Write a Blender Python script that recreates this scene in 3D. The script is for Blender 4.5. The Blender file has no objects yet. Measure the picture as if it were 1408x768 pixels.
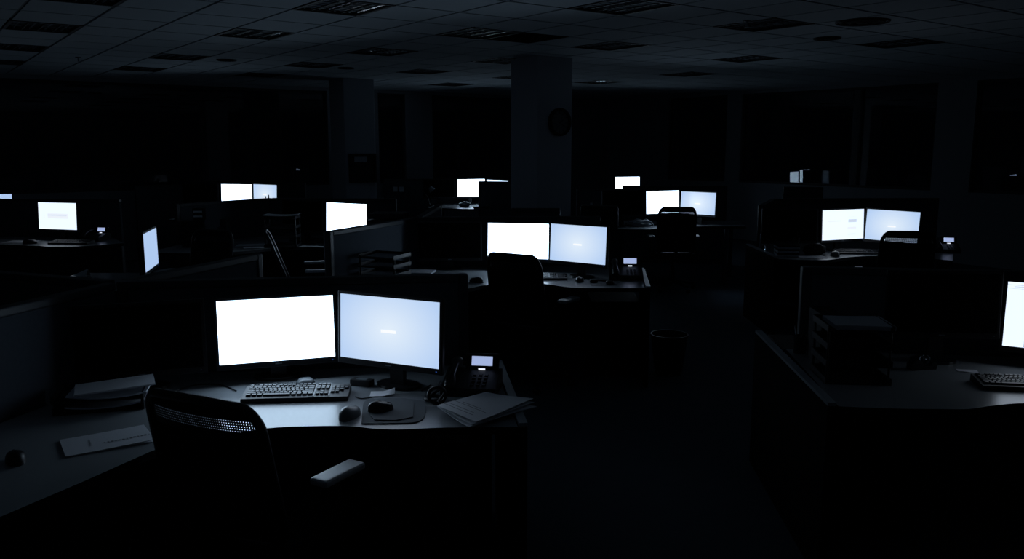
import bpy, bmesh, math, random
from mathutils import Matrix, Vector
random.seed(7)
C = bpy.context.scene
col = C.collection
PI = math.pi
R = math.radians

# ------------------------------------------------------------------ camera model (metres, camera above the origin)
FOC = 1145.6
PITCH = math.atan(185 / FOC)
CAMZ = 1.85
CEIL = 2.876
D = 0.78            # desk top
PT = 1.22           # partition top


def ray(u, v):
    x = (u - 704) / FOC
    y = (384 - v) / FOC
    return Vector((x, math.cos(PITCH) + y * math.sin(PITCH), -math.sin(PITCH) + y * math.cos(PITCH)))


def at(u, v, z=D):
    d = ray(u, v)
    s = (z - CAMZ) / d.z
    return (d.x * s, d.y * s)


def hit(u, v, P, N):
    d = ray(u, v)
    o = Vector((0, 0, CAMZ))
    return o + d * ((Vector(P) - o).dot(Vector(N)) / d.dot(Vector(N)))


# ------------------------------------------------------------------ materials
def mat(name, colr, rough=0.6, metal=0.0, spec=0.5, bump=None, noise=None, emit=None, strength=0, coat=0):
    m = bpy.data.materials.new(name)
    m.use_nodes = True
    nt = m.node_tree
    b = nt.nodes['Principled BSDF']
    b.inputs['Base Color'].default_value = (*colr, 1)
    b.inputs['Roughness'].default_value = rough
    b.inputs['Metallic'].default_value = metal
    b.inputs['Specular IOR Level'].default_value = spec
    b.inputs['Coat Weight'].default_value = coat
    if emit:
        b.inputs['Emission Color'].default_value = (*emit, 1)
        b.inputs['Emission Strength'].default_value = strength
    if noise or bump:
        tc = nt.nodes.new('ShaderNodeTexCoord')
        n = nt.nodes.new('ShaderNodeTexNoise')
        n.inputs['Scale'].default_value = (noise or bump)[0]
        n.inputs['Detail'].default_value = 3
        nt.links.new(tc.outputs['Object'], n.inputs['Vector'])
        if noise:
            mx = nt.nodes.new('ShaderNodeMix')
            mx.data_type = 'RGBA'
            k = noise[1]
            mx.inputs[6].default_value = (*[c * (1 - k) for c in colr], 1)
            mx.inputs[7].default_value = (*[min(1, c * (1 + k)) for c in colr], 1)
            nt.links.new(n.outputs['Fac'], mx.inputs[0])
            nt.links.new(mx.outputs[2], b.inputs['Base Color'])
        if bump:
            bp = nt.nodes.new('ShaderNodeBump')
            bp.inputs['Strength'].default_value = bump[1]
            bp.inputs['Distance'].default_value = 0.002
            nt.links.new(n.outputs['Fac'], bp.inputs['Height'])
            nt.links.new(bp.outputs['Normal'], b.inputs['Normal'])
    return m


def blue_screen():
    """desktop background: pale blue, a little paler in the middle"""
    m = mat('screen_pale_blue', (0.01, 0.01, 0.012), 0.3)
    nt = m.node_tree
    b = nt.nodes['Principled BSDF']
    tc = nt.nodes.new('ShaderNodeTexCoord')
    mp = nt.nodes.new('ShaderNodeMapping')
    mp.inputs['Scale'].default_value = (3.4, 0, 4.6)
    g = nt.nodes.new('ShaderNodeTexGradient')
    g.gradient_type = 'SPHERICAL'
    r = nt.nodes.new('ShaderNodeValToRGB')
    r.color_ramp.elements[0].color = (0.47, 0.63, 0.90, 1)
    r.color_ramp.elements[0].position = 0.0
    r.color_ramp.elements[1].color = (0.76, 0.86, 0.97, 1)
    r.color_ramp.elements[1].position = 1.0
    nt.links.new(tc.outputs['Object'], mp.inputs['Vector'])
    nt.links.new(mp.outputs['Vector'], g.inputs['Vector'])
    nt.links.new(g.outputs['Color'], r.inputs['Fac'])
    nt.links.new(r.outputs['Color'], b.inputs['Emission Color'])
    b.inputs['Emission Strength'].default_value = 1.0
    return m


def mesh_net():
    m = mat('chair_net', (0.012, 0.012, 0.014), 0.7)
    nt = m.node_tree
    b = nt.nodes['Principled BSDF']
    out = nt.nodes['Material Output']
    tc = nt.nodes.new('ShaderNodeTexCoord')
    v = nt.nodes.new('ShaderNodeTexVoronoi')
    v.feature = 'F1'
    v.voronoi_dimensions = '2D'
    v.inputs['Scale'].default_value = 110
    v.inputs['Randomness'].default_value = 0.0
    sx = nt.nodes.new('ShaderNodeSeparateXYZ')
    cx = nt.nodes.new('ShaderNodeCombineXYZ')
    lt = nt.nodes.new('ShaderNodeMath')
    lt.operation = 'LESS_THAN'
    lt.inputs[1].default_value = 0.20
    tr = nt.nodes.new('ShaderNodeBsdfTransparent')
    mx = nt.nodes.new('ShaderNodeMixShader')
    nt.links.new(tc.outputs['Object'], sx.inputs[0])
    nt.links.new(sx.outputs['X'], cx.inputs['X'])
    nt.links.new(sx.outputs['Z'], cx.inputs['Y'])
    nt.links.new(cx.outputs[0], v.inputs['Vector'])
    nt.links.new(v.outputs['Distance'], lt.inputs[0])
    nt.links.new(lt.outputs[0], mx.inputs[0])
    nt.links.new(b.outputs[0], mx.inputs[1])
    nt.links.new(tr.outputs[0], mx.inputs[2])
    nt.links.new(mx.outputs[0], out.inputs[0])
    return m


def glass(name, rough=0.0, tint=(0.9, 0.95, 1.0)):
    m = mat(name, tint, rough)
    b = m.node_tree.nodes['Principled BSDF']
    b.inputs['Transmission Weight'].default_value = 1
    b.inputs['IOR'].default_value = 1.42
    return m


LIGHT = (0.58, 0.78, 1.0)
M = dict(
    carpet=mat('carpet', (0.070, 0.098, 0.125), 0.95, spec=0.1, bump=(400, 0.6), noise=(6, 0.12)),
    tile=mat('ceiling_tile', (0.46, 0.52, 0.56), 0.85, spec=0.2, bump=(220, 0.3), noise=(1.3, 0.05)),
    tbar=mat('ceiling_grid', (0.03, 0.033, 0.036), 0.4, spec=0.4),
    wall=mat('wall_paint', (0.30, 0.33, 0.36), 0.85, spec=0.2, noise=(2, 0.05)),
    column=mat('column_paint', (0.62, 0.65, 0.70), 0.8, spec=0.2, noise=(2, 0.05)),
    wframe=mat('window_frame_paint', (0.03, 0.035, 0.04), 0.6),
    mullion=mat('pale_mullion', (0.3, 0.33, 0.36), 0.6),
    glass=glass('window_glass'),
    acrylic=glass('acrylic', 0.05, (0.8, 0.9, 1.0)),
    fabric=mat('partition_fabric', (0.085, 0.10, 0.12), 0.95, spec=0.1, bump=(600, 0.5), noise=(60, 0.1)),
    rail=mat('partition_rail', (0.055, 0.062, 0.07), 0.5, spec=0.4),
    post=mat('partition_post', (0.06, 0.067, 0.075), 0.45, spec=0.4),
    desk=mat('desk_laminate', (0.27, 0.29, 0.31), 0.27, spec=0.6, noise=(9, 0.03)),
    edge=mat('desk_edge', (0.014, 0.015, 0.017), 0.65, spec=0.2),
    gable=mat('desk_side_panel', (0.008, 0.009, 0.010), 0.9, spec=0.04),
    trim=mat('pale_edge_trim', (0.36, 0.39, 0.42), 0.35, spec=0.5),
    black=mat('black_plastic', (0.010, 0.010, 0.012), 0.45, spec=0.35),
    gloss=mat('glossy_black_plastic', (0.012, 0.012, 0.014), 0.28, spec=0.4),
    dark=mat('dark_fabric', (0.012, 0.012, 0.014), 0.9, spec=0.1, bump=(500, 0.4)),
    net=mesh_net(),
    armpad=mat('grey_arm_pad', (0.52, 0.54, 0.57), 0.38, spec=0.5),
    key=mat('keycap', (0.045, 0.048, 0.054), 0.45),
    keyb=mat('keyboard_body', (0.012, 0.013, 0.015), 0.5),
    kstrip=mat('keyboard_face', (0.14, 0.15, 0.17), 0.4),
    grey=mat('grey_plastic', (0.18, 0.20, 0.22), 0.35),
    paper=mat('paper', (0.74, 0.76, 0.80), 0.8, spec=0.2, noise=(20, 0.05)),
    paper2=mat('off_white_paper', (0.60, 0.62, 0.67), 0.75, spec=0.3),
    ink=mat('ink', (0.06, 0.06, 0.07), 0.8),
    pad=mat('mouse_mat_cloth', (0.07, 0.085, 0.10), 0.8, noise=(80, 0.1)),
    metal=mat('brushed_metal', (0.45, 0.47, 0.5), 0.3, metal=1),
    chrome=mat('reflector_metal', (0.75, 0.79, 0.83), 0.14, metal=1),
    satin=mat('satin_reflector', (0.5, 0.55, 0.6), 0.12, spec=1.0),
    tube=mat('unlit_tube_glass', (0.75, 0.78, 0.8), 0.2, coat=0.3),
    lightbox=mat('light_housing', (0.02, 0.022, 0.024), 0.6),
    void=mat('open_ceiling_void', (0.004, 0.004, 0.005), 0.9),
    white=mat('screen_white', (0.01, 0.01, 0.012), 0.3, emit=LIGHT, strength=4.6),
    dim=mat('screen_white_dimmer', (0.01, 0.01, 0.012), 0.3, emit=(0.80, 0.88, 1.0), strength=1.1),
    sheet=mat('screen_sheet', (0.01, 0.01, 0.012), 0.3, emit=(0.72, 0.84, 1.0), strength=1.25),
    side=mat('screen_blue_page', (0.01, 0.01, 0.012), 0.3, emit=(0.42, 0.58, 0.86), strength=1.0),
    blue=blue_screen(),
    off=mat('screen_off', (0.0015, 0.0015, 0.0018), 0.6, spec=0.03),
    text=mat('screen_text_pale', (0.01, 0.01, 0.01), 0.4, emit=(0.62, 0.70, 0.84), strength=1.0),
    mark=mat('screen_mark_white', (0.01, 0.01, 0.01), 0.4, emit=(0.95, 0.97, 1.0), strength=1.0),
    lcd=mat('phone_display', (0.01, 0.01, 0.01), 0.3, emit=(0.36, 0.45, 0.72), strength=1.0),
    lamp=mat('phone_lamp', (0.01, 0.01, 0.01), 0.3, emit=(0.8, 0.85, 1.0), strength=1.1),
    led=mat('power_led', (0.01, 0.01, 0.01), 0.3, emit=(0.03, 0.10, 0.4), strength=0.5),
    bag=mat('thin_plastic_bag', (0.35, 0.38, 0.42), 0.3, bump=(60, 1.0)),
    clockface=mat('clock_face', (0.20, 0.22, 0.24), 0.7),
    cloth=mat('notice_cloth', (0.04, 0.045, 0.05), 0.9),
)


# ------------------------------------------------------------------ mesh builder
class MB:
    def __init__(s):
        s.bm = bmesh.new()

    def _fin(s, verts, mi, M4=None):
        if M4 is not None:
            bmesh.ops.transform(s.bm, matrix=M4, verts=list(verts))
        fs = set(f for v in verts for f in v.link_faces)
        for f in fs:
            f.material_index = mi
        return s

    def box(s, cx, cy, cz, sx, sy, sz, bev=0, mi=0, seg=2, m4=None):
        r = bmesh.ops.create_cube(s.bm, size=1)
        vs = r['verts']
        for v in vs:
            v.co = Vector((v.co.x * sx, v.co.y * sy, v.co.z * sz))
        if bev > 0:
            es = set(e for v in vs for e in v.link_edges)
            b = bmesh.ops.bevel(s.bm, geom=list(es), offset=bev, segments=seg, profile=0.6, affect='EDGES')
            vs = list(set(v for f in b['faces'] for v in f.verts) | set(v for v in vs if v.is_valid))
            seen = set(vs)
            st = list(vs)
            while st:
                v = st.pop()
                for e in v.link_edges:
                    o = e.other_vert(v)
                    if o not in seen:
                        seen.add(o)
                        st.append(o)
            vs = list(seen)
        T = Matrix.Translation((cx, cy, cz))
        if m4 is not None:
            T = T @ m4
        return s._fin(vs, mi, T)

    def prism(s, poly, z0, z1, mi=0, side=None, m4=None):
        a = [s.bm.verts.new((p[0], p[1], z0)) for p in poly]
        b = [s.bm.verts.new((p[0], p[1], z1)) for p in poly]
        n = len(poly)
        ar = sum(poly[i][0] * poly[(i + 1) % n][1] - poly[(i + 1) % n][0] * poly[i][1] for i in range(n))
        if ar < 0:
            a.reverse()
            b.reverse()
        ft = s.bm.faces.new(b)
        fb = s.bm.faces.new(list(reversed(a)))
        ft.material_index = mi
        fb.material_index = mi
        for i in range(n):
            j = (i + 1) % n
            f = s.bm.faces.new((a[i], a[j], b[j], b[i]))
            f.material_index = mi if side is None else side
        if m4 is not None:
            bmesh.ops.transform(s.bm, matrix=m4, verts=a + b)
        return s

    def tube(s, pts, r, seg=8, mi=0, closed=False, flat=1.0):
        pts = [Vector(p) for p in pts]
        n = len(pts)
        rings = []
        prev = None
        for i, p in enumerate(pts):
            if closed:
                t = (pts[(i + 1) % n] - pts[i - 1]).normalized()
            else:
                t = (pts[min(i + 1, n - 1)] - pts[max(i - 1, 0)]).normalized()
            if prev is None:
                ref = Vector((0, 0, 1)) if abs(t.z) < 0.9 else Vector((0, 1, 0))
                u = t.cross(ref).normalized()
            else:
                u = (prev - t * prev.dot(t)).normalized()
            prev = u
            w = t.cross(u)
            rr = r[i] if isinstance(r, (list, tuple)) else r
            rings.append([s.bm.verts.new(p + (u * math.cos(2 * PI * k / seg) + w * math.sin(2 * PI * k / seg) * flat) * rr) for k in range(seg)])
        for i in range(n if closed else n - 1):
            A, B = rings[i], rings[(i + 1) % n]
            for k in range(seg):
                f = s.bm.faces.new((A[k], A[(k + 1) % seg], B[(k + 1) % seg], B[k]))
                f.material_index = mi
                f.smooth = True
        if not closed:
            s.bm.faces.new(list(reversed(rings[0]))).material_index = mi
            s.bm.faces.new(rings[-1]).material_index = mi
        return s

    def lathe(s, prof, seg=24, mi=0, m4=None):
        rings = []
        allv = []
        for r, z in prof:
            if r < 1e-6:
                v = [s.bm.verts.new((0, 0, z))]
            else:
                v = [s.bm.verts.new((r * math.cos(2 * PI * k / seg), r * math.sin(2 * PI * k / seg), z)) for k in range(seg)]
            rings.append(v)
            allv += v
        for A, B in zip(rings, rings[1:]):
            for k in range(seg):
                l = (k + 1) % seg
                q = []
                for v in ((A[0] if len(A) == 1 else A[k]), (A[0] if len(A) == 1 else A[l]),
                          (B[0] if len(B) == 1 else B[l]), (B[0] if len(B) == 1 else B[k])):
                    if v not in q:
                        q.append(v)
                if len(q) >= 3:
                    f = s.bm.faces.new(q)
                    f.material_index = mi
                    f.smooth = True
        if m4 is not None:
            bmesh.ops.transform(s.bm, matrix=m4, verts=allv)
        return s

    def grid(s, fn, nu, nv, mi=0, thick=0.0):
        """surface fn(u,v)->xyz, given a thickness downwards when thick>0"""
        top = [[s.bm.verts.new(fn(i / nu, j / nv)) for j in range(nv + 1)] for i in range(nu + 1)]
        for i in range(nu):
            for j in range(nv):
                f = s.bm.faces.new((top[i][j], top[i + 1][j], top[i + 1][j + 1], top[i][j + 1]))
                f.material_index = mi
                f.smooth = True
        if thick:
            bot = [[s.bm.verts.new(v.co - Vector((0, 0, thick))) for v in r] for r in top]
            for i in range(nu):
                for j in range(nv):
                    f = s.bm.faces.new((bot[i][j], bot[i][j + 1], bot[i + 1][j + 1], bot[i + 1][j]))
                    f.material_index = mi
            for i in range(nu):
                for j in (0, nv):
                    s.bm.faces.new((top[i][j], bot[i][j], bot[i + 1][j], top[i + 1][j])).material_index = mi
            for j in range(nv):
                for i in (0, nu):
                    s.bm.faces.new((top[i][j], top[i][j + 1], bot[i][j + 1], bot[i][j])).material_index = mi
        return s

    def mesh(s, name, mats):
        bmesh.ops.recalc_face_normals(s.bm, faces=s.bm.faces)
        for e in s.bm.edges:
            if len(e.link_faces) == 2 and e.calc_face_angle(0) > 0.9:
                e.smooth = False
        me = bpy.data.meshes.new(name)
        s.bm.to_mesh(me)
        s.bm.free()
        for m in (mats if isinstance(mats, (list, tuple)) else [mats]):
            me.materials.append(M[m])
        return me


CACHE = {}


def obj(name, build, mats, parent=None, loc=(0, 0, 0), rot=(0, 0, 0), key=None):
    """build: function(MB) adding shapes; key: meshes with the same key are shared"""
    if key and key in CACHE:
        me = CACHE[key]
    else:
        b = MB()
        build(b)
        me = b.mesh(name, mats)
        if key:
            CACHE[key] = me
    o = bpy.data.objects.new(name, me)
    col.objects.link(o)
    o.parent = parent
    o.location = loc
    o.rotation_euler = rot
    return o


def tag(o, label=None, cat=None, group=None, kind=None):
    if label: o['label'] = label
    if cat: o['category'] = cat
    if group: o['group'] = group
    if kind: o['kind'] = kind
    return o


def thing(name, label, cat, loc=(0, 0, 0), rz=0, group=None):
    o = bpy.data.objects.new(name, None)
    o.empty_display_size = 0.1
    col.objects.link(o)
    o.location = loc
    o.rotation_euler = (0, 0, rz)
    return tag(o, label, cat, group)


def struct(name, build, mats, parent=None, loc=(0, 0, 0), rz=0):
    o = obj(name, build, mats, parent, loc, (0, 0, rz))
    if parent is None:
        o['kind'] = 'structure'
    return o


# ------------------------------------------------------------------ room, laid out on the ceiling grid
GA = R(36.36)                                   # turn of the building against the camera
E1 = Vector((math.cos(GA), math.sin(GA), 0))
E2 = Vector((-math.sin(GA), math.cos(GA), 0))
SA, SB = 0.559, 0.6428                          # ceiling cell
G0 = Vector((-3.428, 6.169, 0))
X0, X1, Y0, Y1 = -5.0, 13.4, -5.0, 14.5         # room, in building coordinates (along E1 / E2)


def W(x, y, z=0):
    p = E1 * x + E2 * y
    return Vector((p.x, p.y, z))


def bl(p):                                      # world -> building coordinates
    p = Vector((p[0], p[1], 0))
    return p.dot(E1), p.dot(E2)


struct('floor', lambda b: b.box((X0 + X1) / 2, (Y0 + Y1) / 2, -0.05, X1 - X0, Y1 - Y0, 0.1), 'carpet', rz=GA)

LIGHTS = [(3, -2), (3, 1), (3, 5), (3, 8), (0, 2), (0, 5), (0, 8), (0, -1), (6, -4), (6, -1), (6, 2), (6, 5), (6, 8),
          (9, -4), (9, -1), (9, 2), (9, 5), (13, -1), (13, -4), (12, 5), (12, 8), (15, 2), (15, 5)]
VOID = (7, -1)
g0a, g0b = bl(G0)


def ceiling(b):
    a0 = math.floor((X0 - g0a) / SA)
    a1 = math.ceil((X1 - g0a) / SA)
    b0 = math.floor((Y0 - g0b) / SB)
    b1 = math.ceil((Y1 - g0b) / SB)
    skip = set(LIGHTS) | {VOID}
    bm = b.bm
    for i in range(a0, a1):
        for j in range(b0, b1):
            if (i, j) in skip:
                continue
            x0, x1 = g0a + i * SA, g0a + (i + 1) * SA
            y0, y1 = g0b + j * SB, g0b + (j + 1) * SB
            x0, x1, y0, y1 = max(x0, X0), min(x1, X1), max(y0, Y0), min(y1, Y1)
            gx, gy = 0.013, 0.015
            if x1 - x0 < 0.04 or y1 - y0 < 0.04:
                continue
            o = [bm.verts.new(c) for c in ((x0, y0, 0.014), (x1, y0, 0.014), (x1, y1, 0.014), (x0, y1, 0.014))]
            n = [bm.verts.new(c) for c in ((x0 + gx, y0 + gy, 0.014), (x1 - gx, y0 + gy, 0.014), (x1 - gx, y1 - gy, 0.014), (x0 + gx, y1 - gy, 0.014))]
            t = [bm.verts.new((v.co.x, v.co.y, 0.0)) for v in n]
            for k in range(4):
                l = (k + 1) % 4
                bm.faces.new((o[k], o[l], n[l], n[k])).material_index = 1
                bm.faces.new((n[k], n[l], t[l], t[k])).material_index = 0
            bm.faces.new(t).material_index = 0
    b.box((X0 + X1) / 2, (Y0 + Y1) / 2, 0.30, X1 - X0, Y1 - Y0, 0.1, mi=2)


struct('ceiling', ceiling, ['tile', 'tbar', 'void'], loc=(0, 0, CEIL), rz=GA)

# walls with window bands
SILL, HEAD = 1.12, 2.82


def wpos(u, v, side):
    """building coordinate along a far wall seen at pixel column u"""
    if side == 'left':
        p = hit(u, v, W(0, Y1), E2)
        return bl(p)[0]
    p = hit(u, v, W(X1, 0), E1)
    return bl(p)[1]


winL = sorted([(X0 + 1.0, X0 + 2.6), (-2.2, wpos(452, 199, 'left')),
               (wpos(521, 199, 'left'), wpos(558, 199, 'left')), (wpos(595, 199, 'left'), wpos(715, 199, 'left'))])
winR = sorted([(wpos(998, 199, 'right'), wpos(918, 199, 'right')), (wpos(1284, 199, 'right'), wpos(1018, 199, 'right')),
               (wpos(1560, 199, 'right'), wpos(1337, 199, 'right'))])


def wall_run(lo, hi, wins, horizontal, base, out):
    """mesh of one wall in building coordinates"""
    def f(b):
        H = CEIL + 0.25

        def blk(a0, a1, z0, z1):
            if a1 - a0 < 1e-3: return
            if horizontal:
                b.box((a0 + a1) / 2, base + out * 0.1, (z0 + z1) / 2, a1 - a0, 0.2, z1 - z0)
            else:
                b.box(base + out * 0.1, (a0 + a1) / 2, (z0 + z1) / 2, 0.2, a1 - a0, z1 - z0)
        if not wins:
            blk(lo, hi, 0, H)
            return
        blk(lo, hi, 0, SILL)
        blk(lo, hi, HEAD, H)
        c = lo
        for a, e in wins:
            blk(c, a, SILL, HEAD)
            c = e
        blk(c, hi, SILL, HEAD)
    return f


struct('wall_left', wall_run(X0, X1, winL, True, Y1, 1), 'wall', rz=GA)
struct('wall_right', wall_run(Y0, Y1, winR, False, X1, 1), 'wall', rz=GA)
struct('wall_back', wall_run(X0, X1, [], True, Y0, -1), 'wall', rz=GA)
struct('wall_side', wall_run(Y0, Y1, [], False, X0, -1), 'wall', rz=GA)

wn = 0
for side, wins in (('left', winL), ('right', winR)):
    for a, e in wins:
        wn += 1
        c = (a + e) / 2
        w = e - a
        loc = W(c, Y1 + 0.08, 0) if side == 'left' else W(X1 + 0.08, c, 0)
        rz = GA if side == 'left' else GA - PI / 2
        root = bpy.data.objects.new('window_%d' % wn, None)
        col.objects.link(root)
        root.location = loc
        root.rotation_euler = (0, 0, rz)
        root['kind'] = 'structure'
        zc, h = (SILL + HEAD) / 2, HEAD - SILL
        nm = max(0, round(w / 1.7) - 1)

        def frame(b):
            for sx in (-1, 1):
                b.box(sx * (w / 2 - 0.02), 0, zc, 0.04, 0.05, h)
            for sz in (-1, 1):
                b.box(0, 0, zc + sz * (h / 2 - 0.02), w - 0.08, 0.05, 0.04)
        obj('window_frame', frame, 'wframe', root)
        obj('pane', lambda b: b.box(0, 0, zc, w - 0.082, 0.008, h - 0.082), 'glass', root)
        if side == 'right' and w > 2:
            # pale upright dividing the wide window
            mu = wpos(1175, 199, 'right') - c
            obj('mullion', lambda b: b.box(-mu, -0.035, zc, 0.12, 0.06, h - 0.082), 'mullion', root)

# free-standing columns
CS = 0.53
k1 = Vector((0.30, 9.97, 0)) + (E1 + E2) * CS / 2
k2 = Vector((-2.63, 13.30, 0)) + (E1 + E2) * CS / 2
for k in (k1, k2):
    struct('column', lambda b: b.box(0, 0, CEIL / 2 + 0.002, CS, CS, CEIL + 0.002, bev=0.006, seg=1), 'column', loc=(k.x, k.y, 0), rz=GA)

# clock on the near column's right face
fc = k1 - E2 * CS / 2
ck = hit(768, 168, fc, E2)
t = thing('wall_clock', 'round black-rimmed wall clock on the right face of the large central column', 'clock', ck, GA)
MX = Matrix.Rotation(PI / 2, 4, 'X')


def ring(b, r0, r1, y0, y1, seg=40):
    b.lathe([(r0, y0), (r1, y0), (r1, y1), (r0, y1), (r0, y0)], seg, m4=MX)


obj('rim', lambda b: ring(b, 0.135, 0.165, 0.001, 0.045), 'black', t)
obj('face', lambda b: b.lathe([(0, 0.001), (0.137, 0.001), (0.137, 0.018), (0, 0.018)], 40, m4=MX), 'clockface', t)


def clock_marks(b):
    for h in range(12):
        a = h * PI / 6
        b.box(math.sin(a) * 0.112, -0.0195, math.cos(a) * 0.112, 0.011, 0.002, 0.032, m4=Matrix.Rotation(a, 4, 'Y'))


obj('hour_marks', clock_marks, 'ink', t)
for nm, a, l, w in (('hour_hand', 1.15, 0.07, 0.011), ('minute_hand', 2.2, 0.10, 0.008)):
    obj(nm, lambda b: b.box(0, 0, l / 2 - 0.012, w, 0.003, l), 'ink', t, (0, -0.022 if l < .09 else -0.026, 0), (0, a, 0))

# notice board on the far column
fc2 = k2 - E2 * CS / 2
nb = hit(498, 231, fc2, E2)
t = thing('notice_board', 'dark framed notice board low on the far left column', 'board', nb, GA)
obj('frame', lambda b: [b.box(sx * .22, -.02, 0, .03, .035, .46) for sx in (-1, 1)] + [b.box(0, -.02, sz * .215, .41, .035, .03) for sz in (-1, 1)], 'black', t)
obj('backing', lambda b: b.box(0, -.008, 0, .41, .012, .40), 'cloth', t)
obj('notice', lambda b: b.box(0, 0, 0, .22, .002, .08), 'paper2', t, (-.03, -.017, .14))
obj('notice', lambda b: b.box(0, 0, 0, .10, .002, .14), 'cloth', t, (.08, -.017, -.05))

# ceiling lights
LAB = {(3, -2): 'large louvred ceiling light cut by the photo top edge, left of centre',
       (3, 1): 'louvred ceiling light with a glint strip, behind the one cut by the top edge',
       (3, 5): 'small louvred ceiling light with a left-end glint, left of the small round vent',
       (3, 8): 'dim louvred ceiling light near the dark far wall, upper left, third back in its row',
       (0, 2): 'dark louvred ceiling light at the far upper left, nearer of the left-edge pair',
       (0, 5): 'louvred ceiling light touching the left photo edge, with two pale reflector panels',
       (0, 8): 'faint louvred ceiling light deepest in the left corner of the ceiling',
       (0, -1): 'dark louvred ceiling light cut off by the top photo edge in the left corner',
       (6, -4): 'large louvred ceiling light on the top photo edge, right of the central column',
       (6, -1): 'louvred ceiling light with a bright streak joined to the black open ceiling cell',
       (6, 2): 'dim louvred ceiling light left of the central column, between the large one and the wall',
       (6, 5): 'dim louvred ceiling light beside the tiny round vent over the far left column',
       (6, 8): 'barely visible louvred ceiling light at the wall left of the far column',
       (9, -4): 'dark louvred ceiling light below the sprinkler head, right of the central column',
       (9, -1): 'dark louvred ceiling light just right of the top of the central column',
       (9, 2): 'dim louvred ceiling light with glints just left of the top of the central column',
       (9, 5): 'dim louvred ceiling light above the gap between the two columns',
       (13, -1): 'small louvred ceiling light with a few glints, right of centre below the sprinkler head',
       (13, -4): 'dark louvred ceiling light with thin streaks below the large round vent at right',
       (12, 5): 'thin sliver of louvred ceiling light left of the central column, farther of that pair',
       (12, 8): 'farthest sliver of louvred ceiling light between the far left column and the central column',
       (15, 2): 'louvred ceiling light seen as a dim sliver far right of the central column',
       (15, 5): 'thin bright sliver of louvred ceiling light touching the right side of the central column'}
NT = 4


def trough(b):
    w = (SA - 0.06) / NT - 0.008
    n = 8
    pts = []
    for k in range(n + 1):
        a = PI * k / n
        pts.append((-math.cos(a) * w / 2, math.sin(a) * 0.018 + 0.001))
    L = SB - 0.05
    for (x0, z0), (x1, z1) in zip(pts, pts[1:]):
        v = [b.bm.verts.new(c) for c in ((x0, -L / 2, z0), (x1, -L / 2, z1), (x1, L / 2, z1), (x0, L / 2, z0))]
        b.bm.faces.new(v).smooth = True


def louvre(b):
    for k in range(1, 7):
        y = -SB / 2 + 0.025 + k * (SB - 0.05) / 7
        b.box(0, y, 0.007, SA - 0.06, 0.0015, 0.004)
    for k in range(1, NT):
        b.box(-SA / 2 + 0.03 + k * (SA - 0.06) / NT, 0, 0.004, 0.010, SB - 0.06, 0.006)


def lframe(b):
    for s in (-1, 1):
        b.box(s * (SA / 2 - 0.014), 0, 0.001, 0.028, SB, 0.012)
        b.box(0, s * (SB / 2 - 0.012), 0.001, SA - 0.056, 0.024, 0.012)


for (i, j) in LIGHTS:
    p = W(g0a + (i + .5) * SA, g0b + (j + .5) * SB, CEIL)
    t = thing('ceiling_light', LAB[(i, j)], 'ceiling light', p, GA, 'recessed louvred ceiling lights')
    obj('frame', lframe, 'lightbox', t, key='cl_frame')
    obj('housing', lambda b: [b.box(0, 0, 0.115, SA - .02, SB - .02, .01), b.box(-SA / 2 + .012, 0, .06, .006, SB - .02, .1), b.box(SA / 2 - .012, 0, .06, .006, SB - .02, .1),
                              b.box(0, -SB / 2 + .012, .06, SA - .04, .006, .1), b.box(0, SB / 2 - .012, .06, SA - .04, .006, .1)], 'lightbox', t, key='cl_house')
    obj('louvre', louvre, 'lightbox', t, key='cl_louvre')
    for k in range(NT):
        x = -SA / 2 + 0.03 + (k + .5) * (SA - 0.06) / NT
        obj('reflector', trough, 'satin' if k % 2 == 0 else 'chrome', t, (x, 0, 0.010), key='cl_trough%d' % (k % 2))
        obj('fluorescent_tube', lambda b: b.tube([(0, -SB / 2 + .04, 0), (0, SB / 2 - .04, 0)], 0.008, 8), 'tube', t, (x, 0, 0.018), key='cl_tube')

p = W(g0a + (VOID[0] + .5) * SA, g0b + (VOID[1] + .5) * SB, CEIL)
t = thing('ceiling_hatch', 'black open ceiling cell with no tile, in front of the central column', 'hatch', p, GA)
obj('well', lambda b: [b.box(0, 0, .15, SA, SB, .01), b.box(-SA / 2 + .004, 0, .075, .008, SB, .15), b.box(SA / 2 - .004, 0, .075, .008, SB, .15),
                       b.box(0, -SB / 2 + .004, .075, SA, .008, .15), b.box(0, SB / 2 - .004, .075, SA, .008, .15)], 'void', t)

for (a, bb, r, lab) in ((10.37, -4.5, 0.22, 'large round black air vent in the ceiling, upper right of the photo'),
                        (4.48, 5.44, 0.12, 'round black ceiling air vent at upper left, above the far left pair of monitors'),
                        (11.69, -3.23, 0.13, 'small faint round air vent in the ceiling, just beyond the large round one at right'),
                        (7.41, 5.63, 0.11, 'tiny round dark air vent in the ceiling over the far left column')):
    p = W(g0a + a * SA, g0b + bb * SB, CEIL)
    t = thing('air_vent', lab, 'vent', p, GA, 'round ceiling vents')
    obj('rim', lambda b: b.lathe([(r * .93, 0), (r, -.001), (r * .97, -.014), (r * .9, -.012), (r * .93, 0)], 32), 'lightbox', t)
    obj('cone', lambda b: b.lathe([(r * .84, -.001), (r * .80, -.016), (r * .74, -.016), (r * .70, -.001), (r * .56, -.002), (r * .50, -.018), (r * .44, -.018), (r * .4, -.002),
                                   (r * .25, -.003), (r * .2, -.018), (0, -.02)], 32), 'void', t)

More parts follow.
